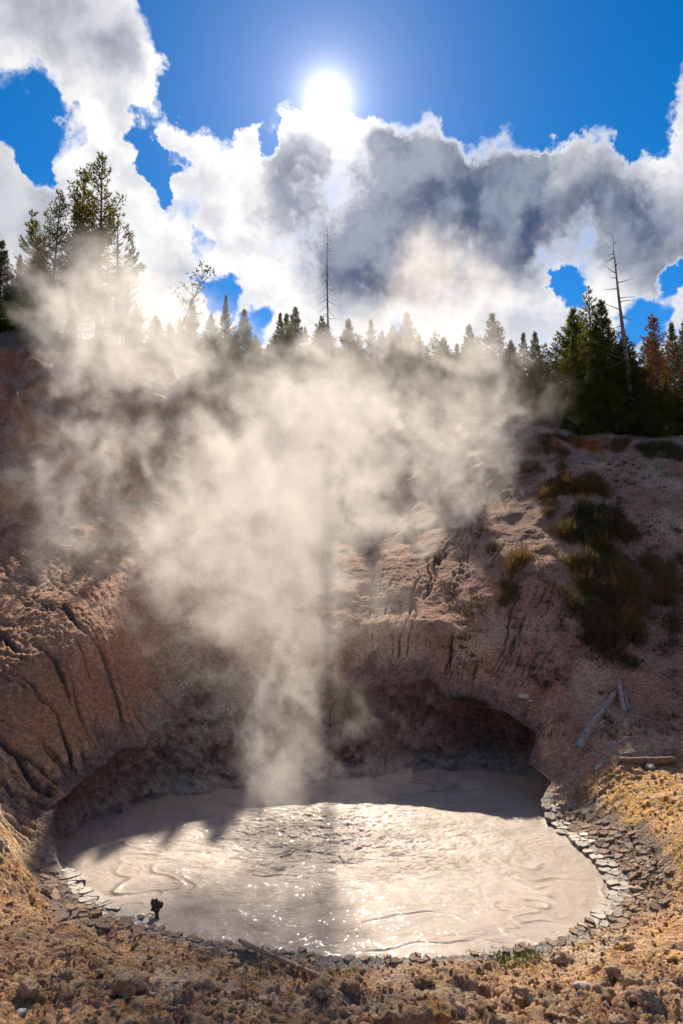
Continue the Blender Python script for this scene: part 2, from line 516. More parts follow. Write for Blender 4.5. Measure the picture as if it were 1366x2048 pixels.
steps = np.concatenate([np.full(190, 0.03), np.linspace(0.03, 0.09, 70), np.linspace(0.09, 0.22, 90), np.linspace(0.25, 0.9, 40), np.geomspace(1, 120, 26)])
outs = np.cumsum(steps)
NR = len(outs)
R = RL[None, :] + outs[:, None]
X = CX + dirx[None] * R; Y = CY + diry[None] * R
Zb = base_z(X, Y)
S = outs[:, None] + 0 * X                        # distance beyond the lip
blend0 = sstep(0.0, 1.5, S)
Zb = lerp(ZL[None] + 0 * Zb, Zb, blend0)
Zb = np.where(S < 6, np.maximum(Zb, 0.06), Zb)
Zb = Zb - ROUND[None] * np.clip(1 - S / 0.9, 0, 1) ** 2.2
PH = PHI[None, :] + 0 * X
near = sstep(11.5, 9.8, Y) * sstep(-8, -5.5, X) * sstep(8, 6, X) + 0
flat = sstep(2.2, 0.9, Zb) * sstep(15.5, 14.5, Y)          # floor-like ground round the pool
slope = 1 - flat
far = sstep(14, 30, S)

# crumbly ground: clods, crusts and cracks
wx = X + 0.10 * perlin2(X * 3.1, Y * 3.1, 21); wy = Y + 0.10 * perlin2(X * 3.1, Y * 3.1, 22)
f1, f2, cid = worley2(wx * 3.2, wy * 3.2, 1)
g1, g2, gid = worley2(wx * 8.5, wy * 8.5, 2)
clodmask = sstep(-0.1, 0.35, perlin2(X * 0.7, Y * 0.7, 31) + 0.35 * perlin2(X * 1.9, Y * 1.9, 32) + 0.9 * sstep(9.0, 7.6, Y) - 0.1 + 0.3 * sstep(0.4, 1.0, Zb))
crack1 = sstep(0.0, 0.10, f2 - f1); crack2 = sstep(0.0, 0.16, g2 - g1)
rimfade = sstep(0.0, 0.35, S)
plat = sstep(0.0, 0.22, f2 - f1) * (0.15 + 0.85 * _V[cid, 0] ** 2)
plat2 = sstep(0.0, 0.3, g2 - g1) * (0.2 + 0.8 * _V[gid, 1])
rough = fbm2(X * 6.5, Y * 6.5, 4, 8, 0.6)
Dg = flat * (0.06 * fbm2(X * 1.3, Y * 1.3, 4, 3) + clodmask * rimfade * (0.055 * plat + 0.032 * plat2 * (0.4 + plat) + 0.040 * rough + 0.03 * (0.5 - billow2(X * 4, Y * 4, 4, 14, 0.6)) - 0.05)
     - 0.026 * (1 - crack1) * (0.3 + rimfade) - 0.012 * (1 - crack2) + 0.016 * rough)
# a few deep pits and broken ledges in the front
pit = sstep(0.42, 0.62, perlin2(X * 0.95 + 3.1, Y * 1.5 + 1.7, 77)) * sstep(8.9, 8.2, Y) * sstep(.5, 1.2, S)
Dg = Dg - 0.22 * pit * flat
# slopes: soil creep, grain, runnels
gr1, gr2, grid_ = worley2(X * 5 + .3 * perlin2(X * 4, Y * 4, 41), Y * 5, 43)
peb = np.sqrt(np.clip(0.35 - gr1, 0, 1)) * (_V[grid_, 0] > 0.60) * (0.3 + _V[grid_, 1])
Ds = slope * (0.20 * fbm2(X * 0.4, Y * 0.4, 3, 9) * sstep(0.2, 2.0, S) + 0.030 * fbm2(X * 2.2, Y * 2.2, 3, 15, 0.55) + (0.012 + 0.024 * sstep(1.0, -2.5, X)) * fbm2(X * 9, Y * 9, 3, 19, 0.65) + 0.11 * peb * sstep(-0.3, 0.3, perlin2(X * .8, Y * .8, 47)) * (0.25 + 0.75 * sstep(1.0, -2.5, X)))
left = bumpf(PH, 172, 24) * sstep(0.25, 0.9, Zb) * sstep(7.5, 3.5, S)
def runnels(freq, seed, warp, width=0.06):
    q = PH * freq + warp * perlin2(S * 0.7 + 5, PH * 6, seed) + 0.22 * perlin2(S * 2.6, PH * 14, seed + 1)
    br = perlin2(q, S * 0.22 + 3, seed + 2)
    return np.exp(-(br / width) ** 2)
rl1 = runnels(17, 81, 1.0, 0.085) * sstep(-0.35, 0.05, perlin2(PH * 9 + 2, S * 0.35, 84)); rl2 = runnels(33, 91, 1.3, 0.12) * sstep(-0.25, 0.1, perlin2(PH * 15, S * 0.5, 94))
lg = left * np.clip(0.19 * rl1 + 0.12 * rl2, 0, 0.24) * sstep(0.0, 0.4, S)
rightb = bumpf(PH, phi_of(900, 1200, 21), 20) * sstep(0.1, 0.7, S) * sstep(8, 4.5, S)
rr = runnels(34, 101, 0.9)
rg = rightb * 0.15 * rr * sstep(-0.1, 0.3, perlin2(PH * 12, S * 0.25, 111))
upper = sstep(4.5, 9, Zb) * sstep(-2, -6, X) * (1 - far)
Du = upper * (0.30 * fbm2(X * 0.8, Y * 0.8, 4, 121) - 0.22 * np.exp(-(perlin2(X * 0.35 + .4 * perlin2(X, Y, 5), Y * 0.2, 131) / 0.12) ** 2))
Z = Zb + Dg + Ds - lg - rg + Du
Z = lerp(np.maximum(ZTOP[None] + 0.3 * (Z - Zb), 0.03), np.maximum(Z, 0.02), sstep(0, 0.25, S))
rings_x += list(X); rings_y += list(Y); rings_z += list(Z)
GX, GY, GZ = np.array(rings_x), np.array(rings_y), np.array(rings_z)
NRING = len(GX)

# ---- earth colours
nA = fbm2(GX * 0.55, GY * 0.55, 4, 201); nB = fbm2(GX * 1.7 + 5, GY * 1.7, 4, 211); nC = fbm2(GX * 4.5, GY * 4.5, 3, 221)
SS = np.concatenate([np.zeros((NW, NPHI)), S]); PHH = np.concatenate([np.tile(PHI, (NW, 1)), PH])
def C3(c): return np.array(c)[None, None, :]
def mixc(base, c, m): return base * (1 - m[..., None]) + C3(c) * m[..., None]
colr = np.zeros(GX.shape + (3,)) + C3((0.47, 0.285, 0.155))
colr = mixc(colr, (0.46, 0.335, 0.22), sstep(0.0, 0.5, nA))
colr = mixc(colr, (0.37, 0.20, 0.115), sstep(0.1, 0.6, nB) * 0.8)
colr = mixc(colr, (0.40, 0.215, 0.055), sstep(0.22, 0.55, nC + 0.4 * nB - 0.1) * 0.75)
colr = mixc(colr, (0.26, 0.09, 0.07), sstep(0.45, 0.7, fbm2(GX * 2.3 + 9, GY * 2.3, 3, 231)) * 0.7)
# ochre crust on the right bank and at the left shore
och = sstep(4.9, 5.5, GX + 0.3 * nB) * sstep(10.2, 11.2, GY) * sstep(15.6, 14.9, GY)
och = np.clip(och + 0.45 * sstep(-4.7, -5.1, GX + .2 * nB) * sstep(10.2, 10.8, GY) * sstep(12.3, 11.6, GY), 0, 1)
colr = mixc(colr, (0.43, 0.255, 0.085), och * sstep(-0.5, 0.25, nC + 0.5 * nB))
sl = sstep(0.9, 2.0, GZ) * sstep(10.5, 12.5, GY)
sl = np.maximum(sl, sstep(14.6, 15.3, GY) * sstep(4, 6, GX))
pink = np.zeros_like(colr) + C3((0.335, 0.180, 0.118))
pink = mixc(pink, (0.25, 0.125, 0.076), sstep(-0.1, 0.5, nB))
pink = mixc(pink, (0.44, 0.305, 0.20), sstep(0.15, 0.6, nA) * 0.7)
red = sstep(-2.5, -5.5, GX + 1.5 * nA) * sstep(4.5, 7.5, GZ)
pink = mixc(pink, (0.34, 0.120, 0.050), red * sstep(-0.5, 0.3, nB + nA))
lw = bumpf(PHH, 172, 26) * sstep(7.5, 4, SS)
pink = mixc(pink, (0.36, 0.180, 0.095), lw * 0.8)
colr = colr * (1 - sl[..., None]) + pink * sl[..., None]
# dark damp soil in the runnels (its own colour: wetter, iron-stained)
run = np.concatenate([np.zeros((NW, NPHI)), np.clip(lg / 0.085 + rg / 0.06, 0, 1)])
colr = mixc(colr, (0.055, 0.036, 0.03), run * 0.95)
# bedrock walls, mud-splashed
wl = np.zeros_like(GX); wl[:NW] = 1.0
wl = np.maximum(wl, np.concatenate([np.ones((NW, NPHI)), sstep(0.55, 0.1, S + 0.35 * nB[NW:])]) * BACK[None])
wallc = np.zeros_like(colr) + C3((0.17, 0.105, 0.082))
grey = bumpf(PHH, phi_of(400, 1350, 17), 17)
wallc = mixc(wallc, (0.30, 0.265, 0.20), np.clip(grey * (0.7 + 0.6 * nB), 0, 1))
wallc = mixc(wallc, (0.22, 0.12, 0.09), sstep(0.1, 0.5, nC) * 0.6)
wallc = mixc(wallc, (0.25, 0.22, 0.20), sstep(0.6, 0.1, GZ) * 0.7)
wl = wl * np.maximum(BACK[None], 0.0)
greyslope = bumpf(PHH, phi_of(400, 1250, 18), 15) * sstep(2.5, 0.5, SS)
wl = np.clip(wl + greyslope * 0.7, 0, 1)
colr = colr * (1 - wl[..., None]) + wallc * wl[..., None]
# wet grey mud on the shore
shore = sstep(0.30, 0.06, SS - 0.12 * nB) * (1 - BACK[None])
plate_zone = bumpf(PHH, -2, 26) * sstep(1.15, 0.75, SS + .2 * nB)
plate_zone = np.maximum(plate_zone, bumpf(PHH, -158, 15) * sstep(0.8, 0.5, SS + .2 * nB)) * (1 - BACK[None])
colr = mixc(colr, (0.15, 0.12, 0.10), plate_zone)
colr = mixc(colr, (0.24, 0.205, 0.175), shore)
# forest floor beyond the ridge
ff = sstep(0, 2, SS - 16 - 1.5 * nA) * sstep(10.2, 11.4, GZ)
colr = mixc(colr, (0.10, 0.075, 0.045), ff * 0.85)
wet = np.clip(shore + 0.55 * wl * sstep(1.6, 0.2, GZ) * (GX > -99) + 0.3 * run, 0, 1)

V = np.stack([GX, GY, GZ], -1).reshape(-1, 3)
ii = np.arange(NRING - 1)[:, None] * NPHI; jj = np.arange(NPHI)[None]; jn = (jj + 1) % NPHI
F = np.stack([ii + jj, ii + NPHI + jj, ii + NPHI + jn, ii + jn], -1).reshape(-1, 4)[:, ::-1]
me = mesh_np('ground', V, F)
set_col(me, colr.reshape(-1, 3)); set_f(me, wet.ravel(), 'wet')
ground = link('ground', me, M_EARTH)
tag(ground, kind='structure')

def ground_z(x, y):
    """height of the finished ground (beyond the lip) at x, y"""
    ph = math.atan2(y - CY, x - CX); r = math.hypot(x - CX, y - CY)
    j = int(round((ph + math.pi) / (2 * math.pi) * NPHI)) % NPHI
    o = r - RL[j]
    k = int(np.clip(np.searchsorted(outs, o), 1, NR - 1))
    f = float(np.clip((o - outs[k - 1]) / (outs[k] - outs[k - 1]), 0, 1))
    return float(lerp(Z[k - 1, j], Z[k, j], f))

def ground_n(x, y, e=0.15):
    zx = ground_z(x + e, y) - ground_z(x - e, y); zy = ground_z(x, y + e) - ground_z(x, y - e)
    return Vector((-zx / (2 * e), -zy / (2 * e), 1)).normalized()

def hit(px, py, d0=6.5, d1=60):
    """first point of the ground seen at a photograph pixel"""
    r = ray(px, py); D = d0
    while D < d1:
        p = np.array([0, 0, CAM_Z]) + r * (D / r[1])
        if math.hypot(p[0] - CX, p[1] - CY) > RL[int(round((math.atan2(p[1] - CY, p[0] - CX) + math.pi) / (2 * math.pi) * NPHI)) % NPHI] and ground_z(p[0], p[1]) >= p[2]:
            return np.array([p[0], p[1], ground_z(p[0], p[1])])
        D += 0.04
    return None

# ------------------------------------------------------------------ the mud pool
def build_mud():
    nph = 720; ph = np.linspace(-np.pi, np.pi, nph, endpoint=False)
    rb = np.interp(ph, np.append(PHI, np.pi), np.append(RB, RB[0])) + 0.25 + 1.1 * np.interp(ph, PHI, HOL)
    fr = np.concatenate([np.linspace(0, 1, 210)[1:]])
    r = fr[:, None] * rb[None]
    x = CX + np.cos(ph)[None] * r; y = CY + np.sin(ph)[None] * r
    wxx = x + 0.9 * fbm2(x * 0.35, y * 0.5, 3, 301); wyy = y + 0.8 * fbm2(x * 0.4 + 7, y * 0.5, 3, 311)
    rid = np.exp(-(perlin2(wxx * 0.55, wyy * 1.25, 321) / 0.05) ** 2) * sstep(-0.05, 0.45, perlin2(x * 0.5, y * 0.5, 331))
    rid2 = np.exp(-(perlin2(wxx * 1.2 + 4, wyy * 2.6, 341) / 0.07) ** 2) * sstep(0.0, 0.4, perlin2(x * 0.6 + 9, y * 0.6, 351))
    # the boiling middle throws up a choppy swell
    boil = np.exp(-(((x + 0.1) / 2.6) ** 2 + ((y - 13.9) / 1.9) ** 2))
    eddy = np.exp(-(((x - 3.0) / 1.0) ** 2 + ((y - 10.9) / 0.7) ** 2))
    ang = np.hypot((x - 3.0) * 0.9, (y - 10.9) * 1.5) + 0.25 * perlin2(x * 1.7, y * 1.7, 361)
    rings = np.exp(-((np.mod(ang, 0.36) - 0.18) / 0.03) ** 2) * sstep(.0, .3, perlin2(x * 1.4, y * 1.4, 366) + .15)
    z = (0.022 * rid + 0.010 * rid2 + 0.012 * fbm2(wxx * 0.9, wyy * 1.5, 4, 371) + boil * (0.045 * fbm2(x * 1.8, y * 3.2, 4, 381, 0.65)) + eddy * 0.012 * rings)
    V = np.concatenate([[[CX, CY, 0]], np.stack([x, y, z], -1).reshape(-1, 3)])
    nr = len(fr)
    i = np.arange(nr - 1)[:, None] * nph + 1; j = np.arange(nph)[None]; jn = (j + 1) % nph
    F = np.stack([i + j, i + nph + j, i + nph + jn, i + jn], -1).reshape(-1, 4)
    V[0, 2] = z[0].mean()
    F = np.concatenate([F[:, [0, 1, 2]], F[:, [0, 2, 3]], np.stack([0 * j[0], j[0] + 1, jn[0] + 1], -1)])
    me = mesh_np('mud_pool', V, F)
    tone = np.clip(0.5 + 0.5 * fbm2(wxx * 0.4, wyy * 0.9, 4, 391), 0, 1)
    c = np.array((0.300, 0.235, 0.192))[None, None] * (0.88 + 0.2 * tone[..., None])
    dk = np.clip(rid * 0.75 + rid2 * 0.45 + eddy * rings * 0.8, 0, 1)[..., None]
    c = c * (1 - dk * 0.8) + np.array((0.085, 0.07, 0.062)) * dk * 0.8
    cc = np.concatenate([[c[0, 0]], c.reshape(-1, 3)])
    set_col(me, cc)
    rip = 0.18 + 1.0 * np.exp(-(((x + 0.2) / 3.6) ** 2 + ((y - 13.3) / 2.3) ** 2)) + 0.5 * sstep(0.9, 1.0, fr)[:, None] * (x > 1) + 0.5 * np.exp(-(((x + 0.2) / 1.6) ** 2 + ((y - 9.9) / 0.35) ** 2))
    rip = rip * (0.55 + 0.9 * sstep(-0.3, 0.5, fbm2(x * 0.8, y * 1.6, 3, 395)))
    set_f(me, np.concatenate([[0.5], rip.ravel()]), 'ripple')
    o = link('mud_pool', me, M_MUD)
    tag(o, kind='structure')
build_mud()

# ------------------------------------------------------------------ plants: builders
class Geo:
    """collects triangles and quads"""
    def __init__(self): self.v = []; self.f = []; self.n = 0
    def tube(self, pts, rad, k=6, cap=True):
        pts = [Vector(p) for p in pts]
        rows = []
        up = Vector((0.31, 0.17, 0.93))
        for i, p in enumerate(pts):
            t = (pts[min(i + 1, len(pts) - 1)] - pts[max(i - 1, 0)]).normalized()
            a = t.cross(up)
            if a.length < 0.2: a = t.cross(Vector((1, 0, 0)))
            a.normalize(); b = t.cross(a)
            row = []
            for q in range(k):
                an = 2 * math.pi * q / k
                w = p + (a * math.cos(an) + b * math.sin(an)) * rad[i]
                self.v.append((w.x, w.y, w.z)); row.append(self.n); self.n += 1
            rows.append(row)
        for r0, r1 in zip(rows, rows[1:]):
            for q in range(k):
                self.f.append((r0[q], r0[(q + 1) % k], r1[(q + 1) % k])); self.f.append((r0[q], r1[(q + 1) % k], r1[q]))
        if cap:
            for row, c in ((rows[0], pts[0]), (rows[-1], pts[-1])):
                self.v.append(tuple(c)); ci = self.n; self.n += 1
                for q in range(k):
                    self.f.append((row[q], row[(q + 1) % k], ci))
    def tri(self, a, b, c):
        self.v += [tuple(a), tuple(b), tuple(c)]
        self.f.append((self.n, self.n + 1, self.n + 2)); self.n += 3
    def mesh(self, name, smooth=False):
        return mesh_np(name, np.array(self.v, np.float32), np.array(self.f, np.int32), smooth)

def leaf_mat(name, c0, c1, trans=0.35):
    m = bpy.data.materials.new(name); m.use_nodes = True; m.node_tree.nodes.clear()
    N = NT(m.node_tree)
    out = N.node('ShaderNodeOutputMaterial')
    geo = N.node('ShaderNodeNewGeometry')
    oi = N.node('ShaderNodeObjectInfo')
    tc = N.node('ShaderNodeTexCoord').outputs['Object']
    f = N.math('ADD', N.math('MULTIPLY', geo.outputs['Random Per Island'], 0.55), N.math('MULTIPLY', N.noise(tc, 1.4, 2), 0.6))
    f = N.math('ADD', f, N.math('MULTIPLY_ADD', oi.outputs['Random'], 0.3, -0.25))
    c = N.mix(N.math('ADD', f, 0.0, 0, True), c0 + (1,), c1 + (1,))
    d = N.node('ShaderNodeBsdfDiffuse'); tr = N.node('ShaderNodeBsdfTranslucent')
    N.put(d.inputs['Color'], c); N.put(tr.inputs['Color'], N.mix(0.5, c, (c1[0] * 1.5, c1[1] * 1.4, c1[2], 1)))
    mx = N.node('ShaderNodeMixShader'); mx.inputs[0].default_value = trans
    N.t.links.new(d.outputs[0], mx.inputs[1]); N.t.links.new(tr.outputs[0], mx.inputs[2])
    N.t.links.new(mx.outputs[0], out.inputs[0])
    return m

def wood_mat(name, c0, c1, scale=14.0, rough=0.85):
    m, N, b, out = material(name)
    tc = N.node('ShaderNodeTexCoord').outputs['Object']
    st = N.vmath('MULTIPLY', tc, (1, 1, 0.25))
    n = N.noise(st, scale, 5, 0.65, 0.3)
    N.put(b.inputs['Base Color'], N.mix(N.mapr(n, 0.3, 0.7), c0 + (1,), c1 + (1,)))
    b.inputs['Roughness'].default_value = rough
    b.inputs['Specular IOR Level'].default_value = 0.25
    bump(N, b, n, 0.02, 0.8)
    return m

M_NEEDLE = leaf_mat('needles', (0.036, 0.050, 0.018), (0.125, 0.130, 0.034), 0.42)
M_NEEDLE_OLIVE = leaf_mat('olive_needles', (0.045, 0.050, 0.016), (0.150, 0.135, 0.035), 0.42)
M_NEEDLE_RUST = leaf_mat('rusty_needles', (0.10, 0.045, 0.030), (0.21, 0.085, 0.05), 0.35)
M_BARK = wood_mat('bark', (0.060, 0.042, 0.032), (0.17, 0.12, 0.085), 9)
M_SNAG = wood_mat('weathered_trunk', (0.13, 0.085, 0.06), (0.28, 0.20, 0.145), 7)
M_GREYWOOD = wood_mat('grey_driftwood', (0.17, 0.145, 0.125), (0.40, 0.355, 0.31), 16)
M_TANWOOD = wood_mat('peeled_stick', (0.34, 0.235, 0.15), (0.52, 0.39, 0.27), 18)
M_BROWNLOG = wood_mat('brown_log', (0.12, 0.07, 0.05), (0.27, 0.17, 0.12), 14)
M_GRASSB = leaf_mat('brown_grass', (0.075, 0.050, 0.022), (0.23, 0.145, 0.06), 0.35)
M_SAGE = leaf_mat('dark_sage', (0.042, 0.036, 0.018), (0.135, 0.10, 0.045), 0.35)
M_GREENW = leaf_mat('green_weed', (0.050, 0.085, 0.018), (0.15, 0.19, 0.035), 0.4)
M_ORANGE = leaf_mat('orange_grass', (0.26, 0.085, 0.03), (0.55, 0.22, 0.06), 0.45)

def tuft(g, rnd, p, d, n, L, w, spread):
    for i in range(n):
        a = Vector((rnd.gauss(0, 1), rnd.gauss(0, 1), rnd.gauss(0, 1))) * spread + d
        a.normalize()
        s = a.cross(Vector((rnd.gauss(0, 1), rnd.gauss(0, 1), rnd.gauss(0, 1)))).normalized() * w * rnd.uniform(.7, 1.3)
        l = L * rnd.uniform(.6, 1.2)
        g.tri(p - s * 0.5, p + s * 0.5, p + a * l)

def conifer(seed, H, R, base=0.06, whorl=0.036, nb=6, dens=1.0, lean=0.02, up0=-0.05, up1=0.9, irregular=0.35, tw=0.036, L=0.17, clump=False, forks=0, k=0.8):
    """returns (trunk mesh, crown mesh)"""
    rnd = random.Random(seed)
    gt, gc = Geo(), Geo()
    stems = [((0, 0), H, R, 0.0)]
    for q in range(forks):
        stems.append(((rnd.uniform(-.25, .25), rnd.uniform(-.25, .25)), H * rnd.uniform(.72, .93), R * .75, rnd.uniform(.08, .2)))
    for si, ((ox, oy), h, rr, ln) in enumerate(stems):
        az = rnd.uniform(0, 6.28)
        bx, by = math.cos(az) * (lean + ln) * h, math.sin(az) * (lean + ln) * h
        w1 = rnd.uniform(0, 6)
        def axis(t):
            return Vector((ox + bx * t ** 1.3 + 0.03 * math.sin(5 * t + w1), oy + by * t ** 1.3 + 0.03 * math.cos(4 * t + w1), h * t))
        ts = [i / 12 for i in range(13)]
        r0 = 0.014 * h + 0.02
        gt.tube([axis(t) for t in ts], [max(0.008, r0 * (1 - t) ** 0.9 + (0.35 * r0 if t == 0 else 0)) for t in ts], 7)
        t = base + rnd.uniform(0, .03)
        while t < 0.985:
            prof = (1 - t) ** k * (0.55 + 0.45 * min(1, (t - base) / 0.15 + 0.3))
            n = max(3, int(nb * rnd.uniform(.75, 1.25)))
            a0 = rnd.uniform(0, 6.28)
            for b in range(n):
                an = a0 + 6.283 * b / n + rnd.uniform(-.4, .4)
                bl = rr * prof * rnd.uniform(1 - irregular, 1 + irregular) + 0.06
                el = lerp(up0, up1, t ** 1.2) + rnd.uniform(-.15, .15)
                p0 = axis(t + rnd.uniform(-.012, .012))
                d = Vector((math.cos(an) * math.cos(el), math.sin(an) * math.cos(el), math.sin(el)))
                p1 = p0 + d * bl * 0.55
                d2 = (d + Vector((0, 0, 0.35))).normalized()
                p2 = p1 + d2 * bl * 0.45
                gt.tube([p0, p1, p2], [0.012 + 0.008 * bl, 0.008 + 0.004 * bl, 0.004], 3, False)
                m = max(2, int(bl / 0.105 * dens))
                for q in range(m):
                    f = (q + rnd.uniform(.2, 1)) / m
                    if clump and f < 0.5: continue
                    f = 0.12 + 0.88 * f
                    pp = p0.lerp(p1, f / 0.55) if f < 0.55 else p1.lerp(p2, (f - .55) / .45)
                    dd = d if f < .55 else d2
                    tuft(gc, rnd, pp, dd * 0.9, 5, L, tw, 0.55)
                    if bl * (1 - f) > 0.10 or clump:
                        for sd in (-1, 1):
                            side = (dd.cross(Vector((0, 0, 1))) * sd + dd * 0.7 + Vector((0, 0, rnd.uniform(-.1, .25)))).normalized()
                            sl = min(0.5, bl * 0.38) * (1.1 - f * .6) * rnd.uniform(.5, 1.1)
                            for e in range(max(1, int(sl / 0.12))):
                                tuft(gc, rnd, pp + side * sl * (e + 1) / max(1, int(sl / 0.12)), side, 5, L, tw, 0.55)
            t += whorl * rnd.uniform(.7, 1.3) * (1.15 - 0.4 * t)
        tuft(gc, rnd, axis(0.99), Vector((0, 0, 1)), 9, L * 1.1, tw, 0.3)
    return gt.mesh('trunk', True), gc.mesh('crown')

def snag(seed, H, r0, nbr, bl, drop, z0=0.3, kink=0.0, lean=(0.0, 0.0)):
    rnd = random.Random(seed)
    gt = Geo(); brs = []
    def axis(t):
        return Vector((lean[0] * t * H + kink * max(0, t - .8) * math.sin(t * 40) * H * .35 + 0.03 * math.sin(t * 7), lean[1] * t * H + 0.03 * math.cos(t * 5), H * t))
    ts = [i / 22 for i in range(23)]
    gt.tube([axis(t) for t in ts], [max(0.012, r0 * (1 - t) ** 0.8 * rnd.uniform(.93, 1.07)) for t in ts], 8)
    for i in range(nbr):
        t = lerp(z0, 0.97, (i + rnd.random()) / nbr)
        an = rnd.uniform(0, 6.28); L = bl * (1.1 - t * .8) * rnd.uniform(.35, 1.3)
        el = drop + rnd.uniform(-.35, .35)
        g = Geo()
        p = axis(t); d = Vector((math.cos(an) * math.cos(el), math.sin(an) * math.cos(el), math.sin(el)))
        pts = [p]
        for q in range(4):
            d = (d + Vector((rnd.uniform(-.2, .2), rnd.uniform(-.2, .2), rnd.uniform(-.18, .1)))).normalized()
            pts.append(pts[-1] + d * L / 4)
        g.tube(pts, [0.026 * (1 - q / 4.6) * (r0 / 0.12) for q in range(5)], 4)
        brs.append(g.mesh('branch', True))
    return gt.mesh('trunk', True), brs

PROTO = [conifer(11, 6.0, 1.35, .04, .034, 6), conifer(12, 6.0, 1.15, .05, .036, 6, up1=1.0), conifer(13, 6.0, 1.55, .03, .036, 6, 0.95, irregular=.5),
         conifer(14, 6.0, 1.25, .10, .046, 5, 0.85, irregular=.55, up1=.8), conifer(15, 6.0, 1.7, .03, .034, 7, irregular=.45), conifer(16, 6.0, 1.3, .16, .042, 5, .8, .04, irregular=.7, up1=.7, k=.65), conifer(17, 6.0, 1.0, .06, .05, 5, .7, .03, irregular=.6, up1=1.1, k=.9)]
PINE = [conifer(31, 8.0, 1.7, .16, .062, 4, 0.75, .05, 0.15, 1.05, .6, .042, .19, False, 1, .6), conifer(32, 8.0, 1.6, .18, .066, 4, 0.75, .07, 0.2, 1.1, .65, .042, .19, False, 1, .55),
        conifer(33, 8.0, 1.5, .30, .07, 4, 0.8, .10, 0.3, 1.1, .6, .040, .19, True, 0, .5)]
RUSTY = conifer(41, 6.0, 1.15, .12, .046, 5, 0.62, .03, 0.05, .8, .55, .038, .17, False, 0, .7)
SPARSE = conifer(51, 5.0, 0.95, .45, .085, 3, 0.5, .30, 0.3, 1.0, .6, .040, .15, True, 0, .35)

def place_tree(name, protos, mats, px, py, D, label, rz, wide=1.0, proto_h=6.0, group='conifers along the ridge', drop=0.15):
    top = at(px, py, D)
    z = ground_z(top[0], top[1])
    h = max(1.2, top[2] - z + drop)
    s = h / proto_h
    e = empty(name, (top[0], top[1], z - drop), rz)
    e.scale = (s * wide, s * wide, s)
    tr = link('trunk', protos[0], mats[0], e); cr = link('crown', protos[1], mats[1], e)
    tag(e, label, 'tree', group)
    return e

rt = random.Random(5)
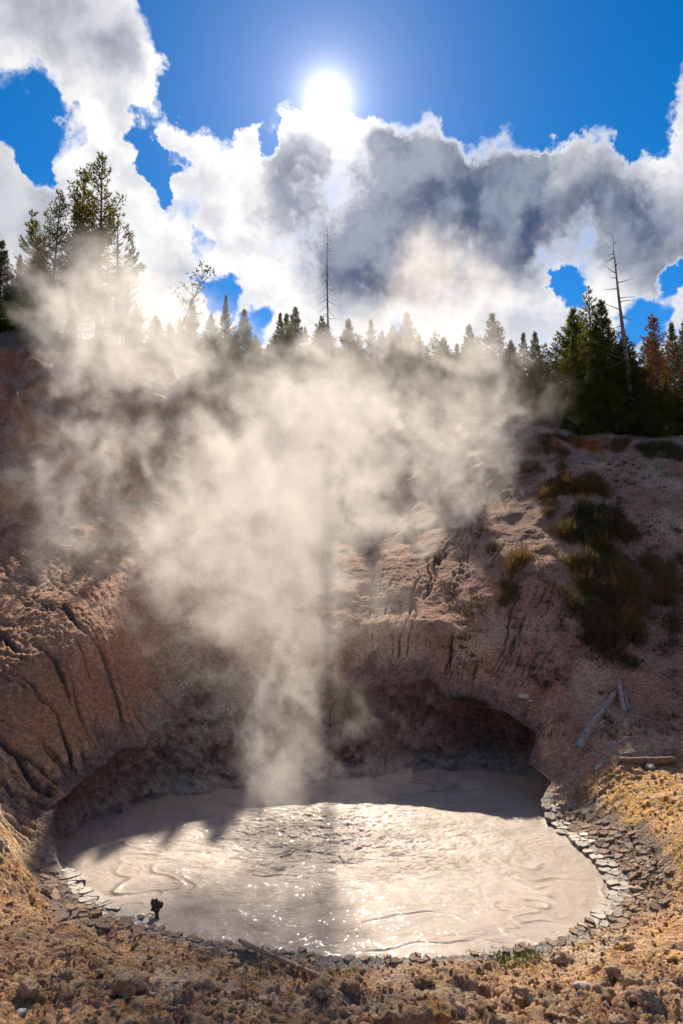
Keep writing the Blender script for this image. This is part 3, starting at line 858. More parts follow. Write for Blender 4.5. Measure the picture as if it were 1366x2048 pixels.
# tall open pines on the left shoulder
for px, py, D, k, wd, lb in [
        (209, 316, 33.5, 0, 1.0, 'tallest pine of the left clump, the right one of its twin tops'),
        (160, 328, 34.2, 1, 1.0, 'tall open pine, the left one of the twin tops of the left clump'),
        (112, 385, 33.2, 0, 1.0, 'full pine just left of the twin tops in the left clump'),
        (78, 440, 34.5, 1, 1.1, 'pine on the left outer edge of the tall left clump'),
        (238, 420, 34.0, 2, 1.2, 'thin bare-limbed pine at the right flank of the left clump'),
        (256, 478, 32.8, 0, .75, 'short bushy pine at the right foot of the left clump'),
        (150, 430, 35.5, 0, 1.1, 'dense pine filling the middle of the left clump behind the steam top')]:
    place_tree('pine_tree', PINE[k], (M_BARK, M_NEEDLE_OLIVE), px, py, D, lb, rt.uniform(0, 6.28), wd, 8.0, 'pines on the left shoulder')
for px, py, D, k, wd, lb in [
        (4, 483, 32.5, 0, 1.0, 'dark conifer cut by the left edge of the photo'),
        (42, 510, 33.5, 1, .9, 'slim conifer second from the left edge'),
        (70, 512, 34.5, 2, .9, 'conifer between the left edge pair and the tall left clump'),
        (22, 560, 32.0, 2, 1.2, 'low bushy conifer at the foot of the left edge tree'),
        (92, 560, 32.2, 4, 1.1, 'low dark conifer under the left side of the tall left clump'),
        (383, 598, 40, 0, .9, 'hazy conifer behind the steam, first right of the sparse leaning tree'),
        (425, 628, 39, 2, 1.0, 'small conifer behind the steam left of the needle-thin spire'),
        (450, 592, 40.5, 1, .75, 'needle-thin spire of a conifer behind the steam'),
        (486, 620, 38, 0, 1.0, 'conifer right of the needle-thin spire behind the steam'),
        (508, 682, 36.5, 2, 1.2, 'low conifer beside the blue sky gap left of the ridge dip'),
        (535, 690, 38, 4, 1.0, 'small conifer in the dip of the ridge'),
        (561, 628, 42.5, 1, .95, 'left one of the conifer pair left of the central dead snag'),
        (592, 614, 44, 0, 1.1, 'right one of the conifer pair left of the central dead snag'),
        (640, 634, 47, 2, 1.1, 'broad conifer touching the left of the central dead snag'),
        (700, 640, 47, 0, 1.1, 'conifer just right of the central dead snag'),
        (742, 640, 47.5, 1, .9, 'thin conifer second right of the central dead snag'),
        (766, 662, 48, 2, 1.0, 'low conifer third right of the central dead snag'),
        (789, 652, 45, 4, .9, 'conifer left of the tallest one over the middle of the steam'),
        (817, 627, 44, 0, 1.15, 'tallest conifer rising from the middle of the steam'),
        (838, 672, 43.5, 2, 1.0, 'shoulder-high conifer right of the tallest one in the steam'),
        (886, 678, 42, 4, 1.1, 'pale low conifer in the gap in the steam'),
        (915, 690, 41, 1, 1.1, 'short pale conifer right of the gap in the steam'),
        (940, 652, 40, 0, 1.0, 'left one of the pale conifer pair at the right of the steam'),
        (984, 628, 38.5, 2, 1.1, 'right taller one of the pale conifer pair at the right of the steam'),
        (1020, 684, 37, 4, 1.0, 'small conifer at the right edge of the steam'),
        (1046, 668, 36, 1, .9, 'slim pointed conifer right of the steam edge'),
        (1072, 664, 35, 0, .9, 'spire-topped conifer third right of the steam edge'),
        (1112, 672, 34, 3, 1.1, 'open-branched conifer left of the tall dark pair'),
        (1144, 668, 33.5, 1, 1.0, 'narrow conifer close to the left of the tall dark pair'),
        (1181, 572, 33, 3, .95, 'tallest dark conifer on the right, open twisted crown'),
        (1206, 600, 32.3, 0, 1.1, 'dense dark conifer right of the tallest on the right'),
        (1250, 672, 31.5, 4, 1.2, 'bushy conifer at the foot of the right dead snag'),
        (1346, 646, 31.5, 1, 1.0, 'green conifer right of the rust-red one'),
        (1372, 640, 32.5, 0, 1.0, 'conifer cut by the right edge of the photo'),
        (1095, 745, 32.0, 4, 1.4, 'low bushy conifer below the spire-topped one'),
        (1135, 770, 31.0, 2, 1.5, 'sunlit low conifer in front of the dark pair'),
        (1185, 740, 31.0, 4, 1.4, 'broad low conifer filling under the dark pair'),
        (1230, 760, 30.5, 2, 1.5, 'dark bushy conifer low before the right snag'),
        (1285, 775, 30.0, 4, 1.5, 'dark low conifer below the rust-red tree'),
        (1335, 770, 29.5, 2, 1.5, 'dark low conifer below the green one at the right'),
        (1378, 760, 29.5, 4, 1.5, 'dark bush-like conifer at the right edge'),
        (1060, 780, 33.0, 2, 1.5, 'shadowy low conifer beside the steam edge'),
        (1310, 820, 29.2, 4, 1.7, 'lowest dark conifer at the slope top on the right'),
        (1165, 815, 30.0, 4, 1.6, 'squat conifer just above the orange grass'),
        (365, 650, 39.5, 5, 1.0, 'low hazy conifer at the foot of the sparse leaning tree'),
        (405, 665, 40, 5, 1.3, 'broad low conifer in the steam left of the needle-thin spire'),
        (468, 655, 37.5, 5, 1.1, 'ragged conifer between the needle-thin spire and its right neighbour'),
        (520, 715, 37.2, 4, 1.4, 'low broad conifer left in the ridge dip'),
        (548, 672, 40.5, 5, 1.3, 'ragged low conifer leaning on the pair left of the central snag'),
        (575, 660, 41.5, 2, 1.2, 'low conifer squeezed between the pair left of the central snag'),
        (614, 655, 43, 6, 1.0, 'thin ragged conifer right of the pair left of the central snag'),
        (662, 668, 46, 5, 1.2, 'low conifer right at the foot of the central snag'),
        (722, 668, 46, 5, 1.1, 'ragged low conifer between first and second right of the central snag'),
        (804, 668, 44, 5, 1.2, 'ragged conifer before the tallest one in the steam'),
        (860, 690, 43, 6, 1.2, 'thin low conifer left of the gap in the steam'),
        (962, 672, 39.5, 5, 1.2, 'ragged conifer between the pale pair at the right of the steam'),
        (1003, 668, 38, 6, 1.0, 'thin conifer hugging the right side of the taller pale one'),
        (1090, 690, 34.5, 5, 1.1, 'ragged conifer between the spire-topped and the open-branched one'),
        (1128, 700, 33, 6, 1.0, 'thin conifer between the open-branched and the narrow one'),
        (1225, 650, 33, 5, 1.0, 'ragged conifer behind the trunk of the right dead snag'),
        (1272, 715, 31, 5, 1.1, 'ragged conifer left of the rust-red one')]:
    place_tree('conifer_tree', PROTO[k], (M_BARK, M_NEEDLE if px > 1000 or px < 100 else M_NEEDLE_OLIVE), px, py, D, lb, rt.uniform(0, 6.28), wd)
place_tree('rusty_conifer_tree', RUSTY, (M_BARK, M_NEEDLE_RUST), 1312, 630, 31.0, 'rust-red dying conifer with see-through crown on the right', 1.0, 1.15, 6.0)
place_tree('sparse_tree', SPARSE, (M_BARK, M_NEEDLE_OLIVE), 348, 518, 34.0, 'sparse leaning tree with thin crown right of the left clump', 5.6, 1.1, 5.0, 'conifers along the ridge')
# the wood goes on behind the ridge
for px, py, D, lb in [
        (75, 585, 33.0, 'low conifer under the left outer edge of the tall left clump'),
        (120, 590, 33.5, 'low conifer under the full pine of the left clump'),
        (160, 600, 34.0, 'low conifer under the left twin top of the left clump'),
        (205, 590, 33.5, 'low conifer under the tallest pine of the left clump'),
        (240, 600, 33.2, 'low conifer under the thin bare-limbed pine'),
        (275, 625, 34.5, 'low conifer between the left clump and the sparse leaning tree'),
        (310, 640, 36, 'low conifer left of the foot of the sparse leaning tree'),
        (335, 655, 37.5, 'low conifer under the crown of the sparse leaning tree'),
        (395, 690, 38.5, 'low veiled conifer under the first one right of the sparse tree'),
        (440, 690, 38.5, 'low veiled conifer below the needle-thin spire'),
        (475, 700, 37.5, 'low veiled conifer just right below the needle-thin spire'),
        (500, 730, 36.5, 'lowest veiled conifer left of the ridge dip'),
        (565, 700, 39.5, 'low veiled conifer under the left one of the pair by the snag'),
        (600, 700, 41, 'low veiled conifer under the right one of the pair by the snag'),
        (632, 700, 42, 'low veiled conifer left below the broad one by the central snag'),
        (680, 705, 44, 'low veiled conifer right below the central snag'),
        (708, 700, 44, 'low veiled conifer under the first one right of the central snag'),
        (745, 700, 45, 'low veiled conifer under the thin second one right of the snag'),
        (775, 705, 44, 'low veiled conifer under the third one right of the snag'),
        (825, 705, 42.5, 'low veiled conifer under the tallest one in the steam'),
        (850, 715, 42, 'low veiled conifer right below the tallest one in the steam'),
        (880, 720, 41, 'low veiled conifer in the gap in the steam'),
        (905, 725, 40, 'low veiled conifer right of the gap in the steam'),
        (930, 715, 39, 'low veiled conifer under the left one of the pale pair'),
        (955, 715, 38.5, 'low veiled conifer between the pale pair'),
        (990, 715, 37, 'low veiled conifer under the taller one of the pale pair'),
        (1030, 730, 36, 'low conifer at the right edge of the steam'),
        (1055, 725, 35, 'low conifer under the slim pointed one right of the steam'),
        (1075, 735, 34, 'low conifer under the spire-topped one right of the steam')]:
    place_tree('conifer_tree', PROTO[rt.choice((2, 4, 5, 0))], (M_BARK, M_NEEDLE_OLIVE if px < 1000 else M_NEEDLE), px + rt.uniform(-6, 6), py + rt.uniform(-18, 12), D + rt.uniform(-.6, .6),
               lb, rt.uniform(0, 6.28), rt.uniform(1.1, 1.6), 6.0, 'understory conifers along the ridge' if px > 300 else 'understory conifers under the left clump')
for i in range(34):
    px = rt.uniform(-60, 1430); D = rt.uniform(47, 62)
    py = 630 + 25 * math.sin(px * .01) + rt.uniform(10, 70)
    p = PROTO[rt.randrange(5)]
    top = at(px, py, D); z = ground_z(top[0], top[1])
    if top[2] - z < 1.8: continue
    place_tree('conifer_tree', p, (M_BARK, M_NEEDLE), px, py, D, 'conifer deep in the wood, half hidden behind the front row', rt.uniform(0, 6.28), 1.1, 6.0, 'conifers deep in the wood')

def place_snag(px, py, D, seed, r0, nbr, bl, drop, z0, kink, lean, label):
    top = at(px, py, D)
    x, y = top[0] - lean[0] * 9, top[1] - lean[1] * 9
    z = ground_z(x, y)
    t, brs = snag(seed, top[2] - z + .2, r0, nbr, bl, drop, z0, kink, lean)
    e = empty('dead_snag', (x, y, z - .2))
    link('trunk', t, M_SNAG, e)
    for b in brs:
        link('branch', b, M_SNAG, e)
    tag(e, label, 'dead tree')
place_snag(655, 452, 44, 3, 0.105, 52, 1.3, -0.45, 0.35, 0.0, (-0.012, 0), 'thin grey dead snag with drooping twigs below the sun')
place_snag(1226, 470, 31, 8, 0.15, 20, 1.7, 0.0, 0.3, 0.03, (-0.075, 0), 'leaning reddish dead snag with few bare limbs on the right')

# ------------------------------------------------------------------ shrubs and grass on the slope
def shrub(px, py, k, mat, sx, sz, label, name='shrub', cat='shrub', group='dark shrubs on the right slope', stem=True):
    h = hit(px, py)
    if h is None: return
    e = empty(name, h)
    rnd = random.Random(int(px * 7 + py)); g = Geo(); gs = Geo()
    rx, ry = (.40 if stem else .5) * sx, .56 * max(sz, .6 * sx)
    n = int(2600 * min(1.6, max(.04, rx * ry * 1.6)))
    hh = (.68, .56, .36)[k] * (sz if not stem else min(1.15, .55 + .45 * sz))
    cl = [(rnd.gauss(0, rx * .55), rnd.gauss(0, ry * .6), rnd.uniform(.5, 1.15), rnd.uniform(.12, .30) * (.6 + .5 * sx)) for q in range(max(3, int(13 * rx * ry + 4)))]
    for i in range(n):
        cx, cy, ch, cr = cl[rnd.randrange(len(cl))]
        ox, oy = rnd.gauss(0, cr * .5), rnd.gauss(0, cr * .5)
        x, y = cx + ox, cy + oy
        z = ground_z(h[0] + x, h[1] + y) - h[2] - .03
        q = math.hypot(ox, oy) / cr
        d = Vector((ox / cr * .45 + rnd.gauss(0, .25), oy / cr * .45 + rnd.gauss(0, .25), 1)).normalized()
        l = hh * ch * rnd.uniform(.4, 1.15) * max(.3, 1 - .45 * q)
        w = .016
        p = Vector((x, y, z)); sv = d.cross(Vector((rnd.gauss(0, 1), rnd.gauss(0, 1), .1))).normalized() * w * rnd.uniform(.6, 1.4)
        m = p + d * l * .55
        t_ = m + (d + Vector((rnd.gauss(0, .35), rnd.gauss(0, .35), -.15))).normalized() * l * .45
        g.tri(p - sv * .6, p + sv * .6, m + sv * .5); g.tri(m - sv * .5, m + sv * .5, t_)
        if rnd.random() < .6: tuft(g, rnd, m, d, 2, l * .3, w * 1.2, .7)
    link('foliage', g.mesh('foliage'), mat, e)
    if stem:
        for cx, cy, ch, cr in cl:
            z = ground_z(h[0] + cx, h[1] + cy) - h[2] - .08
            for q in range(3):
                a_ = rnd.uniform(0, 6.28); t1 = Vector((math.cos(a_) * cr * .4, math.sin(a_) * cr * .4, hh * ch * .5))
                gs.tube([(cx, cy, z), Vector((cx, cy, z)) + t1 * .6, Vector((cx, cy, z)) + t1 * 1.3], [.011, .008, .004], 4)
        link('stem', gs.mesh('stem', True), M_BARK, e)['kind'] = 'stuff'
    tag(e, label, cat, group)
for px, py, k, mat, sx, sz, lb in [
        (1150, 975, 0, M_GRASSB, 1.69, 1.95, 'tall brown-green shrub topmost on the right slope'),
        (1105, 985, 1, M_GRASSB, 1.12, 1.35, 'brown shrub left of the topmost one on the right slope'),
        (1200, 985, 0, M_GRASSB, 1.25, 1.50, 'reddish brown shrub right of the topmost one'),
        (1185, 1065, 0, M_SAGE, 1.75, 1.95, 'dark shrub below the topmost one'),
        (1235, 1060, 1, M_SAGE, 1.38, 1.50, 'dark shrub right of the second dark shrub'),
        (1130, 1060, 1, M_SAGE, 1.06, 1.20, 'small dark shrub left of the second dark shrub'),
        (1185, 1180, 0, M_SAGE, 1.50, 2.25, 'upper left shrub of the large dark patch mid slope'),
        (1240, 1170, 0, M_GRASSB, 1.50, 2.10, 'upper right brownish shrub of the large dark patch mid slope'),
        (1200, 1240, 1, M_SAGE, 1.38, 1.95, 'middle shrub of the large dark patch mid slope'),
        (1250, 1245, 0, M_GRASSB, 1.25, 1.80, 'right middle shrub of the large dark patch mid slope'),
        (1195, 1290, 1, M_SAGE, 0.94, 1.35, 'lowest shrub of the large dark patch mid slope'),
        (1345, 1180, 0, M_GRASSB, 1.12, 1.80, 'brown shrub at the right edge mid slope'),
        (1350, 1240, 1, M_SAGE, .9, .9, 'dark shrub below the one at the right edge'),
        (1030, 1130, 0, M_GRASSB, .7, 1.1, 'wispy brown shrub near the edge of the steam'),
        (1020, 1190, 1, M_SAGE, .8, .8, 'low dark shrub under the wispy one near the steam'),
        (1075, 900, 1, M_GRASSB, 1.0, .8, 'low brown brush at the ridge beside the steam'),
        (1120, 905, 1, M_GRASSB, 1.0, .8, 'low brown brush left of the orange grass'),
        (1290, 905, 1, M_SAGE, 1.2, .8, 'dark brush at the slope top under the right conifers'),
        (1240, 893, 1, M_GRASSB, 1.3, .8, 'brown brush right of the orange grass at the ridge'),
        (1320, 893, 1, M_SAGE, 1.4, .9, 'dark brush at the foot of the lowest right conifer'),
        (1140, 882, 1, M_GRASSB, 1.2, .8, 'brown brush just above the orange grass'),
        (1095, 882, 1, M_SAGE, 1.2, .8, 'dark brush at the ridge beside the thin steam'),
        (1060, 935, 1, M_SAGE, 1.0, .7, 'dark scrub on the slope just right of the steam edge'),
        (1345, 912, 1, M_SAGE, 1.2, .8, 'dark brush at the slope top at the right edge')]:
    shrub(px, py, k, mat, sx, sz, lb)
for px, py, s, lb in [(1165, 892, .95, 'bright orange grass tuft at the ridge'), (1195, 893, .8, 'orange-red grass tuft right of the bright one at the ridge')]:
    shrub(px, py, 2, M_ORANGE, s * 1.4, s, lb, 'grass_tuft', 'grass', 'orange grass tufts at the ridge', False)
for px, py, s, lb in [(1340, 1005, .38, 'small green weed high on the right edge of the slope'), (1352, 1060, .5, 'green weed under the high one at the right edge'), (1310, 1030, .3, 'small green weed left of the right edge weeds'),
                      (972, 1135, .25, 'tiny green weed in the thin steam on the slope'), (925, 1120, .35, 'dark weed left of the tiny one in the thin steam')]:
    shrub(px, py, 2, M_GREENW, s, s, lb, 'weed', 'plant', 'green weeds on the slope', False)
for px, py, s, lb in [(1030, 1922, .42, 'largest green weed on the front shore of the pool'), (1000, 1924, .3, 'middle small green weed on the front shore'), (985, 1925, .25, 'tiniest left green weed on the front shore'),
                      (1046, 1924, .3, 'right green weed leaning beside the largest on the front shore')]:
    shrub(px, py, 2, M_GREENW, s, s * 1.1, lb, 'weed', 'plant', 'green weeds on the front shore', False)

# tiny weeds and dead stalks scattered over the slope: nobody could count them
def scatter_weeds():
    rnd = random.Random(17); g = Geo(); c = 0
    while c < 420:
        px, py = rnd.uniform(880, 1366), rnd.uniform(915, 1480)
        if perlin2(np.array([px / 70.]), np.array([py / 90.]), 5)[0] < rnd.uniform(-.1, .5): continue
        h = hit(px, py, 14)
        c += 1
        if h is None: continue
        for q in range(rnd.randrange(6, 22)):
            p = Vector(h) + Vector((rnd.gauss(0, .09), rnd.gauss(0, .09), -.02))
            tuft(g, rnd, p, Vector((0, 0, 1)), 2, rnd.uniform(.05, .2), .022, .5)
    o = link('weeds', g.mesh('weeds'), M_SAGE)
    tag(o, 'sparse dry weeds and stalks scattered over the right slope', 'weeds', kind='stuff')
scatter_weeds()

# ------------------------------------------------------------------ logs and sticks
def log_mesh(name, L, r0, r1, seed, k=9, bend=0.03, n=12):
    rnd = random.Random(seed); g = Geo()
    pts, rad = [], []
    w = rnd.uniform(0, 6)
    for i in range(n + 1):
        t = i / n
        pts.append((L * t, bend * L * math.sin(3.1 * t + w) * .5, bend * L * math.sin(4.3 * t + w * 2) * .25))
        rad.append(lerp(r0, r1, t) * rnd.uniform(.88, 1.12) * (0.65 if i in (0, n) else 1))
    g.tube(pts, rad, k)
    return g.mesh(name, True)
def lay_log(p0, p1, r0, r1, mat, label, seed, name='log', cat='log', group=None, lift=0.6, bend=.03, stubs=0, k=9):
    a, b = (Vector(q) for q in (p0, p1))
    a.z += r0 * lift; b.z += r1 * lift
    d = b - a
    e = empty(name, a); e.rotation_mode = 'QUATERNION'; e.rotation_quaternion = d.to_track_quat('X', 'Z')
    link('stem' if cat == 'stick' else 'trunk', log_mesh('trunk', d.length, r0, r1, seed, k, bend), mat, e)
    rnd = random.Random(seed + 7)
    for i in range(stubs):
        t = rnd.uniform(.2, .9); an = rnd.uniform(.3, 2.8)
        g = Geo(); x = d.length * t
        g.tube([(x, 0, 0), (x + .05, math.cos(an) * r0 * 2.2, math.sin(an) * r0 * 2.2), (x + .09, math.cos(an) * r0 * 3.2, math.sin(an) * r0 * 3.4)], [r0 * .4, r0 * .3, r0 * .1], 5)
        link('branch_stub', g.mesh('branch_stub', True), mat, e)
    tag(e, label, cat, group)
    return e
def lay_px(q0, q1, *a, **k):
    h0, h1 = hit(*q0), hit(*q1)
    if h0 is None or h1 is None: return
    lay_log(h0, h1, *a, **k)
lay_px((1158, 1507), (1229, 1388), .105, .06, M_GREYWOOD, 'long grey driftwood log lying up the right slope', 1, stubs=2)
lay_px((1249, 1428), (1240, 1366), .06, .05, M_GREYWOOD, 'short upright grey log right of the long grey log', 2)
lay_px((1258, 1424), (1248, 1385), .04, .03, M_GREYWOOD, 'shorter grey stick beside the short upright log', 3, name='stick', cat='stick')
lay_px((1236, 1529), (1352, 1524), .09, .075, M_BROWNLOG, 'dark brown log lying level at the foot of the right slope', 4, bend=.05)
lay_px((1190, 1545), (1216, 1520), .05, .03, M_GREYWOOD, 'grey broken stick at the left end of the brown log', 5, name='stick', cat='stick')
lay_px((1226, 1470), (1246, 1445), .03, .02, M_GREYWOOD, 'thin grey stick under the short upright log', 6, name='stick', cat='stick')
lay_log(on_mud(476, 1889, .10), hit(662, 1967), .04, .022, M_TANWOOD, 'pale peeled stick lying from the front shore over the crust', 7, name='stick', cat='stick', stubs=4, bend=.02, lift=1.4)
lay_px((0, 1515), (14, 1530), .05, .04, M_GREYWOOD, 'pale stick end at the left edge of the photo', 8, name='stick', cat='stick')
rl = random.Random(23)
for i, lb in enumerate(['grey twig highest in the driftwood litter', 'grey twig left in the driftwood litter', 'grey twig right in the driftwood litter', 'grey twig lowest in the driftwood litter',
                        'grey twig next to the brown log top', 'crooked grey twig in the middle of the driftwood litter', 'short grey twig by the long log foot', 'thin grey twig near the right edge above the brown log']):
    px, py = [(1290, 1440), (1235, 1490), (1320, 1480), (1262, 1508), (1300, 1512), (1280, 1475), (1185, 1512), (1345, 1500)][i]
    an = rl.uniform(-.9, .5); L = rl.uniform(16, 34)
    lay_px((px - L * math.cos(an), py - L * math.sin(an) * .6), (px + L * math.cos(an), py + L * math.sin(an) * .6), rl.uniform(.018, .035), .012, M_GREYWOOD, lb, 30 + i, name='twig', cat='stick', group='driftwood litter on the right slope')

# ------------------------------------------------------------------ stones, clods and cracked mud plates
def clod_mesh(seed, sub=3, rough=0.55, flat=0.75):
    bm = bmesh.new(); bmesh.ops.create_icosphere(bm, subdivisions=sub, radius=1.0)
    P = np.array([v.co[:] for v in bm.verts])
    o = seed * 7.7
    n = fbm3(P[:, 0] * 1.1 + o, P[:, 1] * 1.1, P[:, 2] * 1.1 - o, 3, 3, .55)
    n2 = np.abs(perlin3(P[:, 0] * 2.6 - o, P[:, 1] * 2.6, P[:, 2] * 2.6 + o, 9))
    n3 = perlin3(P[:, 0] * 6 - o, P[:, 1] * 6, P[:, 2] * 6 + o, 19)
    n4 = np.abs(perlin3(P[:, 0] * 4.5 + o, P[:, 1] * 4.5, P[:, 2] * 4.5 - o, 29))
    P = P * (1.05 + rough * n - .45 * n2 - .2 * n4 + .10 * n3)[:, None]
    P[:, 2] = np.where(P[:, 2] < -.25, -.25 + .3 * (P[:, 2] + .25), P[:, 2]) * flat
    for v, p in zip(bm.verts, P): v.co = p
    me = bpy.data.meshes.new('clod'); bm.to_mesh(me); bm.free()
    for f in me.polygons: f.use_smooth = True
    return me

def mat_clod(name, cols, wet=False):
    m, N, b, out = material(name)
    tc = N.node('ShaderNodeTexCoord').outputs['Object']
    oi = N.node('ShaderNodeObjectInfo').outputs['Random']
    ps = N.node('ShaderNodeNewGeometry').outputs['Position']
    n = N.noise(ps, 9, 5, .65)
    c = N.mix(N.mapr(N.math('ADD', N.math('MULTIPLY', oi, .8), N.math('MULTIPLY', n, .7)), .35, 1.0), cols[0] + (1,), cols[1] + (1,))
    c = N.mix(N.mapr(N.noise(ps, 3.1, 3, .6), .52, .68), c, cols[2] + (1,))
    n2 = N.noise(ps, 45, 4, .7)
    c = N.vmath('SCALE', c, scale=N.math('MULTIPLY_ADD', n2, .9, .55))
    N.put(b.inputs['Base Color'], c)
    b.inputs['Roughness'].default_value = .40 if wet else .93
    b.inputs['Specular IOR Level'].default_value = .45 if wet else .2
    bump(N, b, N.math('ADD', n2, N.math('MULTIPLY', N.noise(ps, 20, 4, .6), 1.2)), .012 if wet else .03, .8)
    return m
M_CLOD = mat_clod('dry_clod', ((0.33, 0.20, 0.12), (0.48, 0.33, 0.21), (0.43, 0.24, 0.09)))
M_STONE = mat_clod('pale_stone', ((0.40, 0.33, 0.27), (0.55, 0.47, 0.40), (0.45, 0.36, 0.28)))
M_WHITE = mat_clod('white_stone', ((0.62, 0.58, 0.52), (0.75, 0.72, 0.66), (0.66, 0.6, 0.52)))
M_PLATE = mat_clod('dry_mud_plate', ((0.20, 0.145, 0.11), (0.33, 0.25, 0.19), (0.30, 0.20, 0.125)))
M_PLATEW = mat_clod('wet_mud_plate', ((0.18, 0.145, 0.12), (0.27, 0.22, 0.185), (0.22, 0.175, 0.145)), True)
M_DARKMUD = mat_clod('dark_mud', ((0.035, 0.028, 0.025), (0.07, 0.055, 0.05), (0.05, 0.04, 0.035)), True)

CL = [clod_mesh(i + 1) for i in range(7)]
for c in CL: c.materials.append(M_CLOD)
rc = random.Random(99)
def rand_rot(o, tilt=.35): o.rotation_euler = (rc.uniform(-tilt, tilt), rc.uniform(-tilt, tilt), rc.uniform(0, 6.28))
n = 0
while n < 290:
    x, y = rc.uniform(-4.6, 4.8), rc.uniform(6.9, 9.6)
    if abs(x) > (y * .52 + .3): continue
    r = math.hypot(x - CX, y - CY); j = int(round((math.atan2(y - CY, x - CX) + math.pi) / (2 * math.pi) * NPHI)) % NPHI
    if r - RL[j] < .3: continue
    dens_ = perlin2(np.array([x * .7]), np.array([y * .7]), 31)[0] + (8.3 - y) * .5
    if dens_ < rc.uniform(-.35, .5): continue
    s = .022 + .085 * rc.random() ** 3.6
    o = link('clod', CL[rc.randrange(7)], None, ground, (x, y, ground_z(x, y) - s * .05))
    o.scale = (s * rc.uniform(.8, 1.35), s * rc.uniform(.8, 1.25), s * rc.uniform(.7, 1.1)); rand_rot(o)
    n += 1
# the bigger blocks one can point at
for px, py, s, mt, lb in [(258, 1982, .20, M_CLOD, 'big split tan block front left with an open crack'), (235, 1966, .11, M_CLOD, 'tan lump just left of the big split block'), (405, 1985, .18, M_CLOD, 'rounded tan block in the front centre left'), (130, 1962, .11, M_CLOD, 'small rounded tan lump at the front left'),
                          (640, 1990, .15, M_CLOD, 'grey-brown crusty block below the end of the pale stick'), (700, 1985, .12, M_CLOD, 'crusty block right of the one below the stick'), (1270, 1975, .16, M_CLOD, 'large angular tan block at the front right'), (1225, 1950, .12, M_CLOD, 'rounded block above left of the large angular one at the front right'),
                          (1255, 1900, .09, M_CLOD, 'dark upright lump on the right bank crust'), (930, 1985, .20, M_CLOD, 'long ledge-like block at the front centre right'), (1120, 1925, .15, M_CLOD, 'dark-sided block by the pit on the front right'), (850, 1975, .14, M_CLOD, 'low tan block left of the ledge-like block'),
                          (1290, 2010, .17, M_CLOD, 'ochre-stained block at the lower right'), (60, 1990, .13, M_CLOD, 'reddish lump at the lower left'), (1045, 2005, .14, M_CLOD, 'crumbly block at the bottom right of centre')]:
    h = hit(px, py)
    o = link('clod_block', clod_mesh(rc.randrange(1000), 4, .5, .85), mt, None, h + np.array([0, 0, s * .2])); s *= .8; o.scale = (s * 1.25, s, s * .95); rand_rot(o, .2)
    tag(o, lb, 'rock', 'large blocks of crust in the foreground')
for px, py, s, mt, lb in [(40, 2034, .055, M_WHITE, 'small white stone at the bottom left corner'), (1166, 1980, .10, M_STONE, 'pale pinkish flat stone among the front right blocks'), (1047, 1398, .13, M_STONE, 'pale rock lying alone on the right slope above the cave'), (1062, 1405, .07, M_STONE, 'smaller pale rock touching the lone one on the slope'),
                          (1300, 1535, .10, M_STONE, 'pale stone below the brown log on the right bank'), (282, 1842, .07, M_WHITE, 'pale wet stone at the left front shore')]:
    h = np.append(on_mud(px, py)[:2], .05) if lb.startswith('pale wet') else hit(px, py)
    o = link('stone', clod_mesh(rc.randrange(1000), 3, .3, .6), mt, None, h + np.array([0, 0, s * .2])); o.scale = (s * 1.2, s, s); rand_rot(o, .3)
    tag(o, lb, 'stone')

# gravel: uncountable crumbs over the crust
def gravel():
    bm = bmesh.new(); bmesh.ops.create_icosphere(bm, subdivisions=1, radius=1.0)
    bp = np.array([v.co[:] for v in bm.verts]); bf = np.array([[v.index for v in f.verts] for f in bm.faces]); bm.free()
    rg_ = np.random.RandomState(4); VV, FF = [], []; k = 0
    while k < 5200:
        if k < 3600: x, y = rg_.uniform(-5, 5), rg_.uniform(6.8, 10.4)
        else: x, y = rg_.uniform(3.5, 7.2), rg_.uniform(9.5, 15)
        r = math.hypot(x - CX, y - CY); j = int(round((math.atan2(y - CY, x - CX) + math.pi) / (2 * math.pi) * NPHI)) % NPHI
        k += 1
        if r - RL[j] < .15 or abs(x) > y * .55 + .3: continue
        s = .007 + .026 * rg_.rand() ** 2.5
        p = bp * (1 + rg_.uniform(-.3, .3, (len(bp), 1))) * s * rg_.uniform(.7, 1.3, 3)
        VV.append(p + np.array([x, y, ground_z(x, y) + s * .3])); FF.append(bf + len(bp) * len(FF))
    o = link('gravel', mesh_np('gravel', np.concatenate(VV), np.concatenate(FF), False), M_CLOD)
    tag(o, 'loose crumbs of dried crust strewn over the foreground', 'gravel', kind='stuff')
gravel()

def poly_clip(poly, a, nrm):
    out_ = []
    for i in range(len(poly)):
        p, q = poly[i], poly[(i + 1) % len(poly)]
        dp, dq = np.dot(p - a, nrm), np.dot(q - a, nrm)
        if dp <= 0: out_.append(p)
        if dp * dq < 0: out_.append(p + (q - p) * dp / (dp - dq))
    return out_

